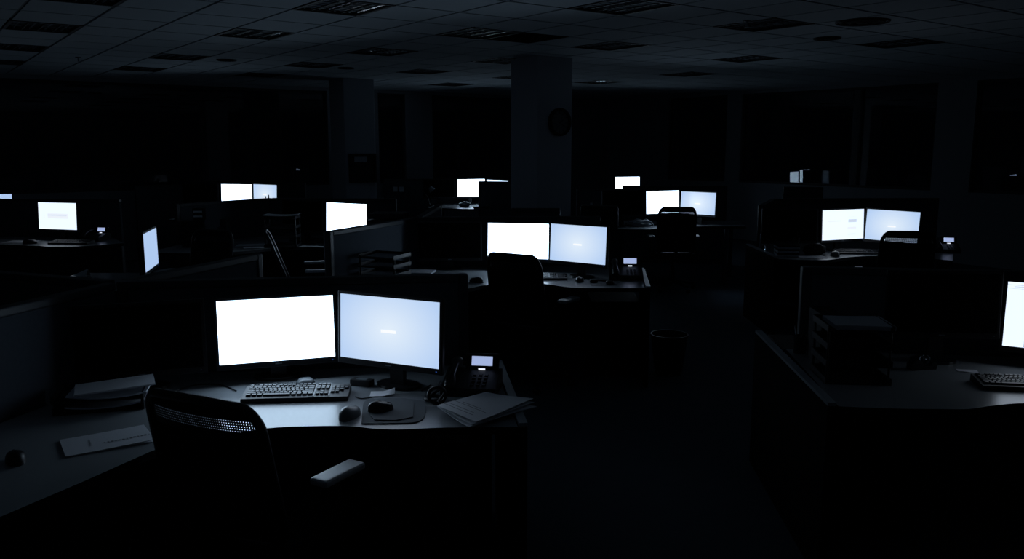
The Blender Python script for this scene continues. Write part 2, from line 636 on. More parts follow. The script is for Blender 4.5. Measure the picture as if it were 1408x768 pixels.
for (u, v, lab) in ((1012, 28, 'sprinkler head under the ceiling at the upper right, over the dark louvred light'),
                    (94, 78, 'faint sprinkler head under the ceiling at the left, beyond the edge lights')):
    x, y = at(u, v, CEIL)
    x += .10
    y += .03
    t = thing('sprinkler_head', lab, 'sprinkler', (x, y, CEIL), 0, 'ceiling sprinklers')
    obj('cover_plate', lambda b: b.lathe([(0, 0), (.035, 0), (.03, -.006), (0, -.006)], 20), 'lightbox', t, key='sp_c')
    obj('stem', lambda b: b.lathe([(.009, -.006), (.009, -.04), (.004, -.05), (0, -.05)], 12), 'metal', t, key='sp_s')
    obj('deflector', lambda b: b.lathe([(0, -.05), (.02, -.05), (.02, -.053), (0, -.053)], 16), 'metal', t, key='sp_d')


# ------------------------------------------------------------------ partitions and desks
def partition(p0, p1, label, top=PT, th=0.06, post0=True, post1=True, group='cubicle partitions'):
    p0, p1 = Vector(p0), Vector(p1)
    d = p1 - p0
    L = d.length
    ang = math.atan2(d.y, d.x)
    t = thing('partition', label, 'partition', (p0.x, p0.y, 0), ang, group)
    a, e = (0.045 if post0 else 0.0), (L - 0.045 if post1 else L)
    obj('fabric_panel', lambda b: b.box((a + e) / 2, 0, (0.08 + top - .035) / 2, e - a, th * .8, top - .035 - .08, bev=.004, seg=1), 'fabric', t)
    obj('top_rail', lambda b: b.box((a + e) / 2, 0, top - .0175, e - a, th, .035, bev=.006), 'rail', t)
    obj('bottom_rail', lambda b: b.box((a + e) / 2, 0, .04, e - a, th, .08, bev=.006), 'rail', t)
    if post0: obj('post', lambda b: b.box(.0225, 0, top / 2, .045, th, top, bev=.008), 'post', t)
    if post1: obj('post', lambda b: b.box(L - .0225, 0, top / 2, .045, th, top, bev=.008), 'post', t)
    return t


def mv(p, q, d):            # point p moved towards q by d
    p, q = Vector(p), Vector(q)
    return p + (q - p).normalized() * d


def smooth(pts, n=6):
    P = [Vector((*p, 0)) for p in pts]
    out = []
    for i in range(len(P) - 1):
        a, b, c, d = P[max(i - 1, 0)], P[i], P[i + 1], P[min(i + 2, len(P) - 1)]
        for k in range(n):
            s = k / n
            q = 0.5 * ((2 * b) + (-a + c) * s + (2 * a - 5 * b + 4 * c - d) * s * s + (-a + 3 * b - 3 * c + d) * s ** 3)
            out.append((q.x, q.y))
    out.append((P[-1].x, P[-1].y))
    return out


def desk(front, back, label, gables=(), legs=(), pedestal=None, group='corner desks'):
    """front: curve of points left to right; back: points right to left; gables: ((p,q),..) side panels standing on the floor"""
    o = front[0]
    t = thing('desk', label, 'desk', (o[0], o[1], 0), 0, group)
    sh = lambda p: (p[0] - o[0], p[1] - o[1])
    poly = [sh(p) for p in front] + [sh(p) for p in back]
    obj('desktop', lambda b: b.prism(poly, D - .03, D - .0006, 0, 1), ['desk', 'edge'], t)
    for p, q in gables:
        p, q = Vector((*sh(p), 0)), Vector((*sh(q), 0))
        d = q - p
        n = Vector((d.y, -d.x, 0)).normalized() * .035
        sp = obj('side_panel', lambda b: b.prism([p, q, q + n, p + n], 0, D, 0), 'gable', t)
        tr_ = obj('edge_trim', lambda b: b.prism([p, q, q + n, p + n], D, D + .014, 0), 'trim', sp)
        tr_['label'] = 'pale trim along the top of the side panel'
    for p in legs:
        x, y = sh(p)
        obj('leg', lambda b: b.box(x, y, (D - .03) / 2, .05, .05, D - .03, bev=.006).box(x, y, .01, .09, .09, .02, bev=.004), 'post', t)
    return t


def pedestal(x, y, rz, label):
    t = thing('drawer_pedestal', label, 'drawers', (x, y, 0), rz, 'drawer pedestals under desks')
    obj('body', lambda b: b.box(0, 0, .33, .40, .50, .58, bev=.006), 'edge', t, key='ped_b')
    for k, (z, h) in enumerate(((.53, .13), (.39, .13), (.19, .25))):
        d = obj('drawer', lambda b: b.box(0, -.26, 0, .385, .018, h, bev=.004), 'edge', t, (0, 0, z), key='ped_d%d' % (k > 1))
        obj('handle', lambda b: b.box(0, -.28, 0, .12, .016, .012, bev=.004), 'edge', d, (0, 0, h / 2 - .04), key='ped_h')
    for sx in (-1, 1):
        for sy in (-1, 1):
            obj('caster', lambda b: b.lathe([(0, -.014), (.018, -.014), (.02, 0), (.018, .014), (0, .014)], 12, m4=Matrix.Translation((0, 0, .02)) @ Matrix.Rotation(PI / 2, 4, 'Y')), 'black', t,
                (sx * .16, sy * .2, 0), key='ped_c')
    return t


# ------------------------------------------------------------------ monitors
SW, SH = .509, .287
SCREENS = []


def monitor(x, y, zc, yaw, tilt, face, label, s=1.0, group=None, marks=None, base=D):
    """x,y,zc: centre of the lit screen; s scales the whole monitor about the camera's line of sight distance (a bigger model)"""
    w, h = SW * s, SH * s
    N = Vector((math.sin(yaw), -math.cos(yaw), 0))
    c = Vector((x, y, 0))
    t = thing('monitor', label, 'monitor', (x, y, base), yaw, group)
    zr = zc - base
    rot = (-tilt, 0, 0)
    bz = .016
    k = 'mon%.2f' % s
    hs = obj('housing', lambda b: b.box(0, .012, -.006, w + 2 * bz, .022, h + 2 * bz + .012, bev=.004).box(0, .036, 0, w * .62, .03, h * .62, bev=.012),
             'black', t, (0, 0, zr), rot, key=k + 'h')
    sc = obj('screen', lambda b: b.box(0, 0, 0, w, .002, h), face, t, (0, 0, zr), rot, key=k + str(face))
    obj('power_light', lambda b: b.box(w / 2 - .012, -.0005, -h / 2 - .014, .006, .003, .003), 'led' if face != 'off' else 'grey', t, (0, 0, zr), rot, key=k + 'l' + ('o' if face == 'off' else ''))
    obj('maker_mark', lambda b: b.box(0, -.0005, -h / 2 - .013, .03, .002, .005), 'grey', t, (0, 0, zr), rot, key=k + 'm')
    obj('neck', lambda b: b.prism([(-.035, .055), (.035, .055), (.03, .09), (-.03, .09)], .008, zr + .03), 'black', t)
    obj('stand_base', lambda b: b.prism([(math.cos(a * PI / 12) * .11, .075 + math.sin(a * PI / 12) * .072) for a in range(24)], 0, .012), 'gloss', t)
    if marks:
        for (mx, mz, mw, mh, mm) in marks:
            obj('screen_mark', lambda b: b.box(mx * w, -.0016, mz * h, mw * w, .0012, mh * h), mm, sc)
    return t


BL = [(0.0, -.02, .15, .045, 'mark')]          # unreadable white word in the middle of the blue screens
sheetmk = [(0, .455, 1.0, .01, 'text'), (0, .40, 1.0, .006, 'text'), (-.12, 0, .004, .86, 'text'), (.2, 0, .004, .86, 'text'), (-.3, .43, .3, .012, 'text'), (.1, .43, .3, .012, 'text')]
pagemk = [(-.22, .13, .30, .05, 'dim2'), (.22, .12, .2, .10, 'text'), (.21, -.12, .22, .07, 'dim2'), (.21, -.33, .2, .05, 'dim2'), (.2, .25, .2, .02, 'dim2')]
M['dim2'] = mat('screen_text_very_pale', (0.01, 0.01, 0.01), 0.4, emit=(0.84, 0.89, 0.97), strength=1.0)
formmk = [(-.35, 0, .03, .22, 'dim2'), (.02, 0, .56, .20, 'dim2'), (.0, .03, .5, .06, 'text')]

# ------------------------------------------------------------------ keyboards, mice, phones
KW, KD = .445, .155


def kb_body(b):
    # side profile wedge, extruded in x
    prof = [(-KD / 2, 0), (KD / 2, 0), (KD / 2, .030), (KD / 2 - .01, .034), (-KD / 2 + .005, .018), (-KD / 2, .012)]
    m = Matrix(((0, 0, 1, 0), (1, 0, 0, 0), (0, 1, 0, 0), (0, 0, 0, 1)))
    b.prism(prof, -KW / 2, KW / 2, m4=m)


def key_rows():
    ks = []
    u = .0188
    x0 = -KW / 2 + .014
    rows = [(.061, [1] + [0] * 0, None)]
    ys = [.058, .034, .0155, -.003, -.0215, -.040, -.0585]
    lay = [
        [1, -1, 1, 1, 1, 1, -.5, 1, 1, 1, 1, -.5, 1, 1, 1, 1],
        [1] * 13 + [2],
        [1.5] + [1] * 12 + [1.5],
        [1.75] + [1] * 11 + [2.25],
        [2.25] + [1] * 10 + [2.75],
        [1.25, 1.25, 1.25, 6.25, 1.25, 1.25, 1.25, 1.25]]
    for r, row in enumerate(lay):
        y = ys[r]
        x = x0
        for k in row:
            if k < 0:
                x += -k * u
                continue
            ks.append((x + k * u / 2, y, k * u - .003))
            x += k * u
    nx = x0 + 15.4 * u
    for r in (0, 1, 2):
        for c in range(3):
            ks.append((nx + (c + .5) * u, ys[r], u - .003))
    ks.append((nx + 1.5 * u, ys[4], u - .003))
    for c in range(3):
        ks.append((nx + (c + .5) * u, ys[5], u - .003))
    nx += 3.35 * u
    for r in range(1, 6):
        for c in range(4):
            if r == 5 and c == 0:
                ks.append((nx + u, ys[r], 2 * u - .003))
            elif r == 5 and c == 1:
                continue
            elif c == 3 and r in (3, 5):
                continue
            else:
                ks.append((nx + (c + .5) * u, ys[r], u - .003))
    return ks


SLOPE = math.atan2(.016, KD - .015)


def zk(y):
    return .018 + (y + KD / 2 - .005) * .016 / (KD - .015)


def keycap(b, w):
    vs = []
    for z, k in ((0, 1.0), (.007, .82)):
        for sx, sy in ((-1, -1), (1, -1), (1, 1), (-1, 1)):
            kk = (w - (1 - k) * .0158) / 2 if k < 1 else w / 2
            vs.append(b.bm.verts.new((sx * kk, sy * .0158 / 2 * k, z)))
    for f in ((4, 5, 6, 7), (0, 1, 5, 4), (1, 2, 6, 5), (2, 3, 7, 6), (3, 0, 4, 7), (3, 2, 1, 0)):
        b.bm.faces.new([vs[i] for i in f])


def keyboard(x, y, rz, label, detail=False):
    t = thing('keyboard', label, 'keyboard', (x, y, D), rz, None if detail else None)
    obj('body', kb_body, 'keyb', t, key='kb_body')
    u_ = .0188
    nx_ = -KW / 2 + .014 + 15.15 * u_
    obj('face_strip', lambda b: [b.box(nx_ + q_, -.002, zk(0) + .0008, .006, KD - .03, .0016, m4=Matrix.Rotation(SLOPE, 4, 'X')) for q_ in (0, 3.45 * u_)], 'kstrip', t, key='kb_strip')
    ks = key_rows()
    if detail:
        for (kx, ky, kw) in ks[:100]:
            obj('key', lambda b: keycap(b, kw), 'key', t, (kx, ky, zk(ky)), (SLOPE, 0, 0), key='key%.4f' % kw)
    else:
        def allk(b):
            for (kx, ky, kw) in ks:
                b.box(kx, ky, zk(ky) + .003, kw * .9, .014, .006)
        obj('keys', allk, 'key', t, key='kb_keys')
    return t


def mouse(x, y, rz, label, m='grey', s=1.0):
    t = thing('computer_mouse', label, 'mouse', (x, y, getattr(mouse, 'z', D) + .0003), rz)

    def shell(b):
        def f(u, v):
            a = 2 * PI * u
            ph = v * PI / 2
            rr = math.cos(ph)
            return (math.cos(a) * .031 * rr ** .7 * s, math.sin(a) * .056 * rr ** .7 * s, (.004 + math.sin(ph) ** .8 * .034 * (1 - .12 * math.sin(a))) * s)
        b.grid(f, 24, 8)
        b.prism([(math.cos(2 * PI * k / 24) * .031 * s, math.sin(2 * PI * k / 24) * .056 * s) for k in range(24)], 0, .0045 * s)
        bmesh.ops.remove_doubles(b.bm, verts=b.bm.verts, dist=.0004)
    obj('shell', shell, m, t, key='mouse%s%.2f' % (m, s))
    obj('scroll_wheel', lambda b: b.lathe([(0, -.004), (.010, -.004), (.011, 0), (.010, .004), (0, .004)], 14, m4=Matrix.Rotation(PI / 2, 4, 'Y')), 'black', t, (0, .033 * s, .0225 * s), key='mwheel')
    obj('button_seam', lambda b: b.box(0, .036 * s, .0270 * s, .0012, .02, .004), 'black', t, key='mseam%.2f' % s)
    return t


def phone(x, y, rz, label, s=1.0):
    t = thing('desk_phone', label, 'phone', (x, y, D), rz, None)
    t.scale = (s, s, s)
    prof = [(-.11, 0), (.10, 0), (.10, .075), (.06, .085), (-.10, .035), (-.11, .02)]
    m = Matrix(((0, 0, 1, 0), (1, 0, 0, 0), (0, 1, 0, 0), (0, 0, 0, 1)))
    obj('body', lambda b: b.prism(prof, -.12, .12, m4=m), 'black', t, key='ph_body')
    sl = math.atan2(.05, .16)
    # handset in its cradle, left side
    hp = obj('handset', lambda b: b.tube([(0, -.105, .006), (0, -.08, .02), (0, -.04, .032), (0, .04, .032), (0, .08, .02), (0, .105, .006)], [.024, .026, .017, .017, .026, .024], 12, flat=1.0), 'gloss', t, (-.078, -.02, .068), (sl, 0, 0), key='ph_hand')
    pod = obj('display_pod', lambda b: b.box(0, 0, 0, .15, .022, .082, bev=.006), 'gloss', t, (.035, .066, .108), (-.35, 0, 0), key='ph_pod')
    obj('display', lambda b: b.box(0, -.0115, .006, .094, .002, .042), 'lcd', pod, key='ph_lcd')
    obj('message_light', lambda b: b.box(0, -.0115, -.031, .03, .003, .008), 'lamp', pod, key='ph_lamp')

    def pad(b):
        for r in range(4):
            for c in range(3):
                b.box(.012 + c * .026, -.075 + r * .026, 0, .017, .014, .008, bev=.002, seg=1)
    obj('keypad', pad, 'black', t, (0, 0, .066), (sl, 0, 0), key='ph_keys')
    return t


# ------------------------------------------------------------------ chair
def chair(x, y, face, label, zt=1.0, lean=.10, group='office task chairs', wide=1.0):
    """face: direction (from above, radians from +Y, clockwise) the sitter looks"""
    t = thing('task_chair', label, 'chair', (x, y, 0), -face, group)
    w, z0, z1 = .235 * wide, .50, zt

    def bp(sx, z):                 # point on the curved backrest, sx -1..1
        k = (z - z0) / (z1 - z0)
        return Vector((sx * w * (1 - .06 * k), -.21 - lean * k - .035 * (1 - sx * sx), z))

    def rrect(n=12):
        pts = []
        rx, rz = .28, .18
        H = z1 - z0
        cs = [(1 - rx, 1 - rz, 0), (-1 + rx, 1 - rz, 1), (-1 + rx, rz - 0, 2), (1 - rx, rz, 3)]
        for cx, cz, q in cs:
            for k in range(n + 1):
                a = (q + k / n) * PI / 2
                pts.append((cx + math.cos(a) * rx, z0 + H * (cz + math.sin(a) * rz)))
        return pts

    obj('backrest_frame', lambda b: b.tube([bp(a, z) for a, z in rrect()], .017, 8, closed=True, flat=1.0), 'black', t, key='ch_bf%.3f' % (zt + 10 * wide + lean))
    obj('backrest_mesh', lambda b: b.grid(lambda u, v: bp((u * 2 - 1) * .90, z1 - .115 + v * .065), 12, 4), 'net', t, key='ch_net%.3f' % (zt + 10 * wide + lean))
    obj('top_band', lambda b: b.grid(lambda u, v: bp((u * 2 - 1) * (.90 - .12 * v * v), z1 - .052 + v * .052) + Vector((0, .004, 0)), 12, 3), 'dark', t, key='ch_tb%.3f' % (zt + 10 * wide + lean))
    obj('back_upholstery', lambda b: b.grid(lambda u, v: bp((u * 2 - 1) * .95, z0 + .02 + v * (z1 - z0 - .115)) + Vector((0, .008, 0)), 12, 6), 'dark', t, key='ch_lb%.3f' % (zt + 10 * wide + lean))
    obj('seat', lambda b: b.box(0, .03, .46, .49, .47, .075, bev=.032, seg=3), 'dark', t, key='ch_seat')
    obj('back_bracket', lambda b: b.tube([(0, .0, .405), (0, -.2, .40), (0, -.285, .46), (0, -.30, .66)], .022, 8, flat=.6), 'black', t, key='ch_br')
    for s in (-1, 1):
        a = obj('arm_post', lambda b: b.tube([(0, 0, .42), (.055 * s, 0, .42), (.075 * s, 0, .50), (.075 * s, -.01, .685)], .018, 8, flat=.7), 'black', t, (s * .215, .03, 0), key='ch_ap%d' % s)
        obj('arm_pad', lambda b: b.box(0, 0, .692, .082, .215, .028, bev=.014, seg=3), 'armpad', t, (s * .29, .03, 0), (0, 0, -s * .06), key='ch_pad')
    obj('gas_column', lambda b: b.lathe([(0, .10), (.03, .10), (.03, .26), (.018, .26), (.018, .40), (.09, .405), (.09, .425), (0, .425)], 16), 'black', t, key='ch_gas')
    for k in range(5):
        a = 2 * PI * k / 5 + .3
        ex, ey = math.cos(a) * .30, math.sin(a) * .30
        obj('base_leg', lambda b: b.tube([(0, 0, .115), (.15, 0, .105), (.30, 0, .075)], [.028, .022, .016], 8), 'black', t, (0, 0, 0), (0, 0, a), key='ch_leg')
        cst = obj('caster', lambda b: b.lathe([(0, -.022), (.024, -.022), (.028, -.01), (.028, .01), (.024, .022), (0, .022)], 14, m4=Matrix.Translation((0, 0, .028)) @ Matrix.Rotation(PI / 2, 4, 'Y')), 'black', t, (ex, ey, 0), (0, 0, a + .5), key='ch_cas')
        obj('caster_stem', lambda b: b.lathe([(0, .03), (.006, .03), (.006, .08), (0, .08)], 8), 'metal', cst, key='ch_st')
    return t


# ------------------------------------------------------------------ small things
def tray_stack(x, y, rz, w, d, n, gap, label, group=None, top=True):
    t = thing('paper_tray', label, 'paper tray', (x, y, D), rz, group)
    for k in range(n):
        z = k * gap

        def tr(b):
            b.box(0, 0, .003, w, d, .006)
            b.box(0, d / 2 - .003, .015, w, .006, .03)
            for s in (-1, 1):
                b.box(s * (w / 2 - .003), 0, .015, .006, d, .03)
        obj('tray', tr, 'black', t, (0, 0, z))
    for sx in (-1, 1):
        for sy in (-1, 1):
            obj('post', lambda b: b.tube([(sx * (w / 2 - .008), sy * (d / 2 - .02), .0), (sx * (w / 2 - .008), sy * (d / 2 - .02), (n - 1) * gap + .02)], .006, 8), 'black', t)
    return t, (n - 1) * gap + D + .006


def sheet(cx, cy, z, rz, w, d, label, m='paper', name='paper_sheet', cat='paper', curl=.0, th=.0006, group=None, parent=None, wob=0.003):
    sd = random.random() * 6

    def f(u, v):
        xx, yy = (u - .5) * w, (v - .5) * d
        return (xx, yy, th + curl * (abs(u - .5) * 2) ** 2 + wob * (.5 + .5 * math.sin(u * 5 + sd) * math.cos(v * 4 + sd)))
    o = obj(name, lambda b: b.grid(f, 8, 8, thick=th), m, parent, (cx, cy, z), (0, 0, rz))
    if label: tag(o, label, cat, group)
    return o


# ================================================================== PARTITIONS
J = at(162, 386, PT)
pa = at(643, 376, PT)
partition(J, pa, 'nearest long partition, behind the two largest bright monitors', group='cubicle partitions')
pw = at(0, 422, PT)
partition(mv(J, pw, .05), mv(J, pw, 2.0), 'partition running from the near junction towards the lower left photo edge', post0=False)
p3 = at(0, 373, PT)
partition(mv(J, p3, .05), mv(J, p3, 1.9), 'partition running from the near junction to the left photo edge, behind the near left one', post0=False)
p4 = at(355, 348, PT)
partition(mv(J, p4, .05), p4, 'short partition slanting up right from the near junction, before the side-turned monitor', post0=False)
HB = at(575, 298, PT)
pb = at(825, 297, PT)
partition(HB, pb, 'partition behind the middle pair of monitors, in front of the large column')
p6 = at(449, 318, PT)
partition(mv(HB, p6, .05), p6, 'partition with a pale lit side slanting below the lone bright monitor left of centre', post0=False)
p7 = at(604, 281, PT)
partition(mv(HB, p7, .05), p7, 'partition running back from the junction left of the middle pair of monitors', post0=False)
HD = at(372, 272, PT)
p9 = at(240, 280, PT)
partition(p9, HD, 'partition with a lit face behind the clear file holder, left of the leaning chair')
pc = at(545, 273, PT)
partition(mv(HD, pc, .02), pc, 'dark partition behind the lone bright monitor left of centre', post0=False)
pe0, pe1 = at(-70, 273, PT), at(165, 274, PT)
partition(pe0, pe1, 'partition behind the single monitor at the far left', post1=False)
partition(at(185, 255, PT), at(258, 253, PT), 'far partition with a dim face between the far left monitor and the far pair')
partition(at(290, 251, PT), at(420, 251.5, PT), 'far partition just behind the far left pair of bright monitors')
partition(at(658, 248.8, PT), at(712, 249.2, PT), 'far dark partition hiding the lower part of the monitors left of the large column')
partition(at(527, 246, PT), at(592, 245.5, PT), 'farthest partition with two small picture cards, left of the hidden far monitors')
partition(at(703, 286, PT), at(770, 286, PT), 'short dark partition at the foot of the large column')
partition(at(855.5, 254.9, PT), at(1000, 255.4, PT), 'far partition behind the pair of monitors right of the large column')
partition(at(793, 259.2, PT), at(857, 259.2, PT), 'far partition below the small L-shaped bright screen right of the large column')
pl = at(1102, 366, PT)
pr = at(1408, 372, PT)
partition(pl, mv(pl, pr, 1.9), 'near right partition with a pale end post, behind the paper trays')
pk = at(1042, 281, PT)
pk1 = at(1064, 273, PT)
partition((2.64, 8.84), mv(pk1, (2.64, 8.84), .045), 'partition seen end-on as a thin pale upright, left of the right-hand pair of monitors', post1=False)
partition(pk1, at(1290, 272, PT), 'partition behind the right-hand pair of monitors')
partition(at(1077, 256.5, PT), at(1132, 257, PT), 'far partition seen between the thin upright and the right-hand pair of monitors')


# ================================================================== DESKS
Z = lambda u, v: at(u, v, D)
# A: nearest desk
wl = [(-1.80, 1.55), Z(0, 710), Z(120, 659), Z(205, 621)]
fr = smooth([Z(205, 621), (Vector(Z(219, 615)) + Vector((.05, .06))).to_tuple(), Z(300, 599), Z(369, 588), Z(437, 585), Z(484, 585.6), Z(519, 589), Z(554, 589.5), Z(601, 587.5), Z(660, 586.5), Z(712, 586)])
A_back = [(-.085, 4.00), mv(J, pa, .10) + Vector((.02, -.05)), mv(J, pw, .12) + Vector((.045, 0)), mv(J, pw, 1.95) + Vector((.045, 0))]
desk(wl[:3] + fr, [tuple(p) for p in A_back],
     'nearest grey corner desk with a curved front, under the two largest monitors', gables=((Z(713, 586), (-.085, 4.02)),), legs=((-1.9, 1.8), (-1.72, 3.6)))
# B: middle desk
fb = smooth([(-.80, 5.84), (-.50, 6.06), Z(645, 396), Z(665, 392), Z(700, 389.5), Z(739, 389), Z(788, 394.9), Z(838, 395.6), Z(887, 395.6)])
desk(fb, [Z(880, 371), mv(pb, HB, .08) + Vector((0, -.05)), mv(HB, pb, .04) + Vector((0, -.05)), mv(HB, p6, .08) + Vector((.05, 0)), mv(HB, p6, 1.30) + Vector((.05, 0))],
     'middle grey corner desk by the aisle, under the middle pair of monitors', gables=((Z(888, 395.6), Z(880, 370)),), legs=((-.85, 6.0), (-.7, 7.1)))
# L: near right desk
fl = [Z(1153, 558)] + smooth([Z(1160, 558.5), Z(1230, 561), Z(1290, 561.8), Z(1332, 561.6), Z(1365, 557), Z(1407, 553.5), Z(1480, 553), Z(1560, 566)])
plu = (Vector(pr) - Vector(pl)).normalized()
lb = Vector(pl) + Vector((0, -.04))
desk(fl, [tuple(lb + plu * 1.9), tuple(lb + plu * .02), (1.455, 4.32)],
     'near right grey desk with paper trays, cut by the right photo edge', gables=((Z(1047, 457), Z(1150, 558)),), legs=((2.7, 3.7), (3.2, 3.9)))
t = thing('low_cabinet', 'dark low cabinet beyond the near right partition, along the aisle', 'cabinet', (1.95, 4.57, 0), -.08)
obj('body', lambda b: b.box(0, 0, .36, .9, .36, .72, bev=.004), 'edge', t)
obj('top', lambda b: b.box(0, 0, .735, .92, .37, .03, bev=.004), 'edge', t)
obj('door', lambda b: b.box(0, 0, 0, .44, .016, .66, bev=.003), 'edge', t, (-.225, .19, .37))
obj('door', lambda b: b.box(0, 0, 0, .44, .016, .66, bev=.003), 'edge', t, (.225, .19, .37))
# K: right-hand pair
fk = [Z(1026, 336.5), Z(1065, 354)] + smooth([Z(1072, 356), Z(1100, 357), Z(1138, 357), Z(1165, 353.5), Z(1187, 352), Z(1215, 351.7), Z(1262, 354), Z(1310, 358)])
desk(fk, [(5.0, 9.4), mv(pk1, at(1290, 272, PT), .05) + Vector((0, -.06)), mv((2.64, 8.84), pk1, .1) + Vector((.06, -.03)), (2.67, 8.79), (2.57, 8.86)],
     'grey corner desk under the right-hand pair of monitors', gables=((Z(1065, 354), Z(1026, 336.5)),), legs=((4.15, 8.0), (4.9, 9.3)))
# I: pair right of column
fi = [(.78, 10.48)] + smooth([Z(838, 314), Z(870, 315), Z(899, 314.5), Z(948, 311), Z(1026, 311)])
desk(fi, [(3.25, 11.9), (1.0, 11.9)], 'grey desk under the pair of monitors right of the large column', legs=((1.3, 10.8), (2.85, 11.05), (1.2, 11.75), (3.1, 11.75)))
# C: lone monitor
cf = smooth([Z(200, 347), Z(283, 348), Z(327, 345.7), Z(366, 341.6), Z(404, 339.8), Z(440, 339.8), Z(500, 343)])
desk(cf, [mv(HD, pc, 1.4) + Vector((0, -.06)), mv(HD, pc, .05) + Vector((.0, -.07)), mv(HD, p9, .1) + Vector((.05, -.03)), mv(HD, p9, 1.28) + Vector((.06, 0))],
     'grey corner desk holding the clear file holder, below the lone bright monitor left of centre', legs=((-3.5, 8.5), (-1.65, 8.75), (-1.6, 9.5)))
# E: far left
ef = smooth([Z(-60, 334), Z(8, 336), Z(56, 338), Z(69, 339), Z(112, 338.5), Z(170, 334)])
desk(ef, [mv(pe1, pe0, .1) + Vector((0, -.06)), mv(pe0, pe1, .1) + Vector((0, -.06))], 'grey desk under the single monitor at the far left', legs=((-6, 9.2), (-4.4, 9.3)))
# F: side-turned monitor
desk([(-3.66, 6.1), (-2.3, 6.1)], [(-2.3, 6.98), (-3.66, 6.98)], 'desk carrying the side-turned monitor, mostly hidden by the partition',
     legs=((-3.6, 6.2), (-2.4, 6.2), (-2.4, 6.9), (-3.6, 6.9)))
# D: far left pair
desk([(-5.0, 12.1), (-3.1, 11.95)], [(-3.1, 12.95), (-5.0, 13.0)], 'far desk under the far left pair of bright monitors', legs=((-4.8, 12.3), (-3.3, 12.2), (-3.3, 12.8), (-4.8, 12.8)))
# G: far centre
gf = [Z(588, 285.5), Z(640, 287), Z(652, 287), (-.70, 14.68), (.1, 14.76)]
desk(gf, [(.1, 15.6), (-1.5, 15.6)], 'far desk with a bright front edge, left of the large column', legs=((-1.3, 15.3), (0, 15.3), (-1.2, 14.5), (-.1, 14.8)))
# H: far right of column
desk([(1.5, 15.15), (2.75, 15.15)], [(2.75, 15.9), (1.5, 15.9)], 'farthest desk, under the small L-shaped bright screen right of the large column', legs=((1.6, 15.3), (2.6, 15.3), (2.6, 15.8), (1.6, 15.8)))
# J: left edge far
desk([(-7.4, 10.3), (-5.7, 10.2)], [(-5.7, 10.95), (-7.4, 11.0)], 'far desk at the left photo edge, behind the far left partition', legs=((-7.2, 10.5), (-5.9, 10.4), (-5.9, 10.8), (-7.2, 10.8)))

pedestal(-.33, 3.60, -.14, 'dark drawer pedestal under the right end of the nearest desk')
pedestal(.83, 6.75, 0, 'dark drawer pedestal under the right end of the middle desk')
pedestal(1.68, 3.95, -.1, 'dark drawer pedestal under the left end of the near right desk')

# ================================================================== MONITORS
MON = {'A1': (-1.07, 3.71, 1.02, 18, 4), 'A2': (-.54, 3.56, 1.05, -25, 3), 'B1': (.05, 6.82, 1.07, -12, 3), 'B2': (.51, 6.44, 1.09, -37, 3),
       'I1': (1.95, 10.79, 1.12, 26, 3), 'I2': (2.42, 10.87, 1.10, -43, 3), 'K1': (3.20, 8.03, 1.09, 22, 3), 'K2': (3.56, 7.79, 1.10, -52, 3),
       'C1': (-1.63, 8.18, 1.14, -30, 3), 'D1': (-4.07, 12.36, 1.13, -15, 3), 'D2': (-3.70, 12.52, 1.12, -33, 3), 'E1': (-4.92, 9.01, 1.09, -17, 3),
       'F1': (-2.80, 6.42, 1.05, 103, 0), 'G1': (-.69, 14.22, 1.13, 27, 3), 'G2': (-.25, 14.07, 1.12, -45, 3), 'H1': (2.14, 15.53, 1.12, 21, 3),
       'L1': (2.41, 3.50, 1.11, -31, 3)}
SCL = dict(F=1.0, L=1.1, B=1.04, I=1.04, K=1.05, C=1.07, E=1.04, G=1.07)


def mon(k, face, label, marks=None, group=None):
    x, y, z, yaw, tl = MON[k]
    s = SCL.get(k[0], 1.0)
    return monitor(x * s, y * s, CAMZ - (CAMZ - z) * s, R(yaw), R(tl), face, label, s, group, marks)


def off(k, yaw, label, gap=.035):
    """the dark monitor left of monitor k, turned by yaw"""
    x, y, z, yw, tl = MON[k]
    s = SCL.get(k[0], 1.0)
    x, y, z = x * s, y * s, CAMZ - (CAMZ - z) * s
    h = (SW / 2 + .016) * s
    c, sn = math.cos(R(yw)), math.sin(R(yw))
    ex, ey = x - c * (h + gap / 2), y - sn * (h + gap / 2)
    c, sn = math.cos(R(yaw)), math.sin(R(yaw))
    return monitor(ex - c * (h + gap / 2), ey - sn * (h + gap / 2), z, R(yaw), R(tl), 'off', label, s, 'switched-off monitors')


G_ = 'lit monitors'
mon('A1', 'white', 'largest glowing white monitor, on the nearest desk behind the keyboard', group=G_)
mon('A2', 'blue', 'pale blue monitor with a small white word in the middle, on the nearest desk', BL, G_)
off('A1', 20, 'black switched-off monitor left of the largest white one, on the nearest desk')
mon('B1', 'white', 'glowing white monitor behind a chair back, left one of the middle pair', group=G_)
mon('B2', 'blue', 'pale blue monitor of the middle pair, right of the white one', BL, G_)
off('B1', 8, 'black switched-off monitor left of the middle pair')
mon('I1', 'white', 'glowing white monitor partly behind a mesh chair, right of the large column', group=G_)
mon('I2', 'blue', 'small pale blue monitor right of the mesh chair, beyond the middle desk', BL, G_)
off('I1', 10, 'black switched-off monitor left of the pair right of the large column')
mon('K1', 'sheet', 'white monitor showing faint grey page text, left one of the right-hand pair', pagemk, G_)
mon('K2', 'blue', 'pale blue monitor of the right-hand pair, its corner behind a chair', BL, G_)
off('K1', 2, 'black switched-off monitor left of the right-hand pair')
mon('C1', 'white', 'lone glowing white monitor rising behind the slanting partition, left of centre', group=G_)
off('C1', -28, 'black switched-off monitor left of the lone bright one left of centre')
mon('D1', 'white', 'small glowing white monitor, left one of the far left pair', group=G_)
mon('D2', 'blue', 'small pale blue monitor of the far left pair, with pens in front of its corner', BL, G_)
off('D1', 0, 'black switched-off monitor left of the far left pair')
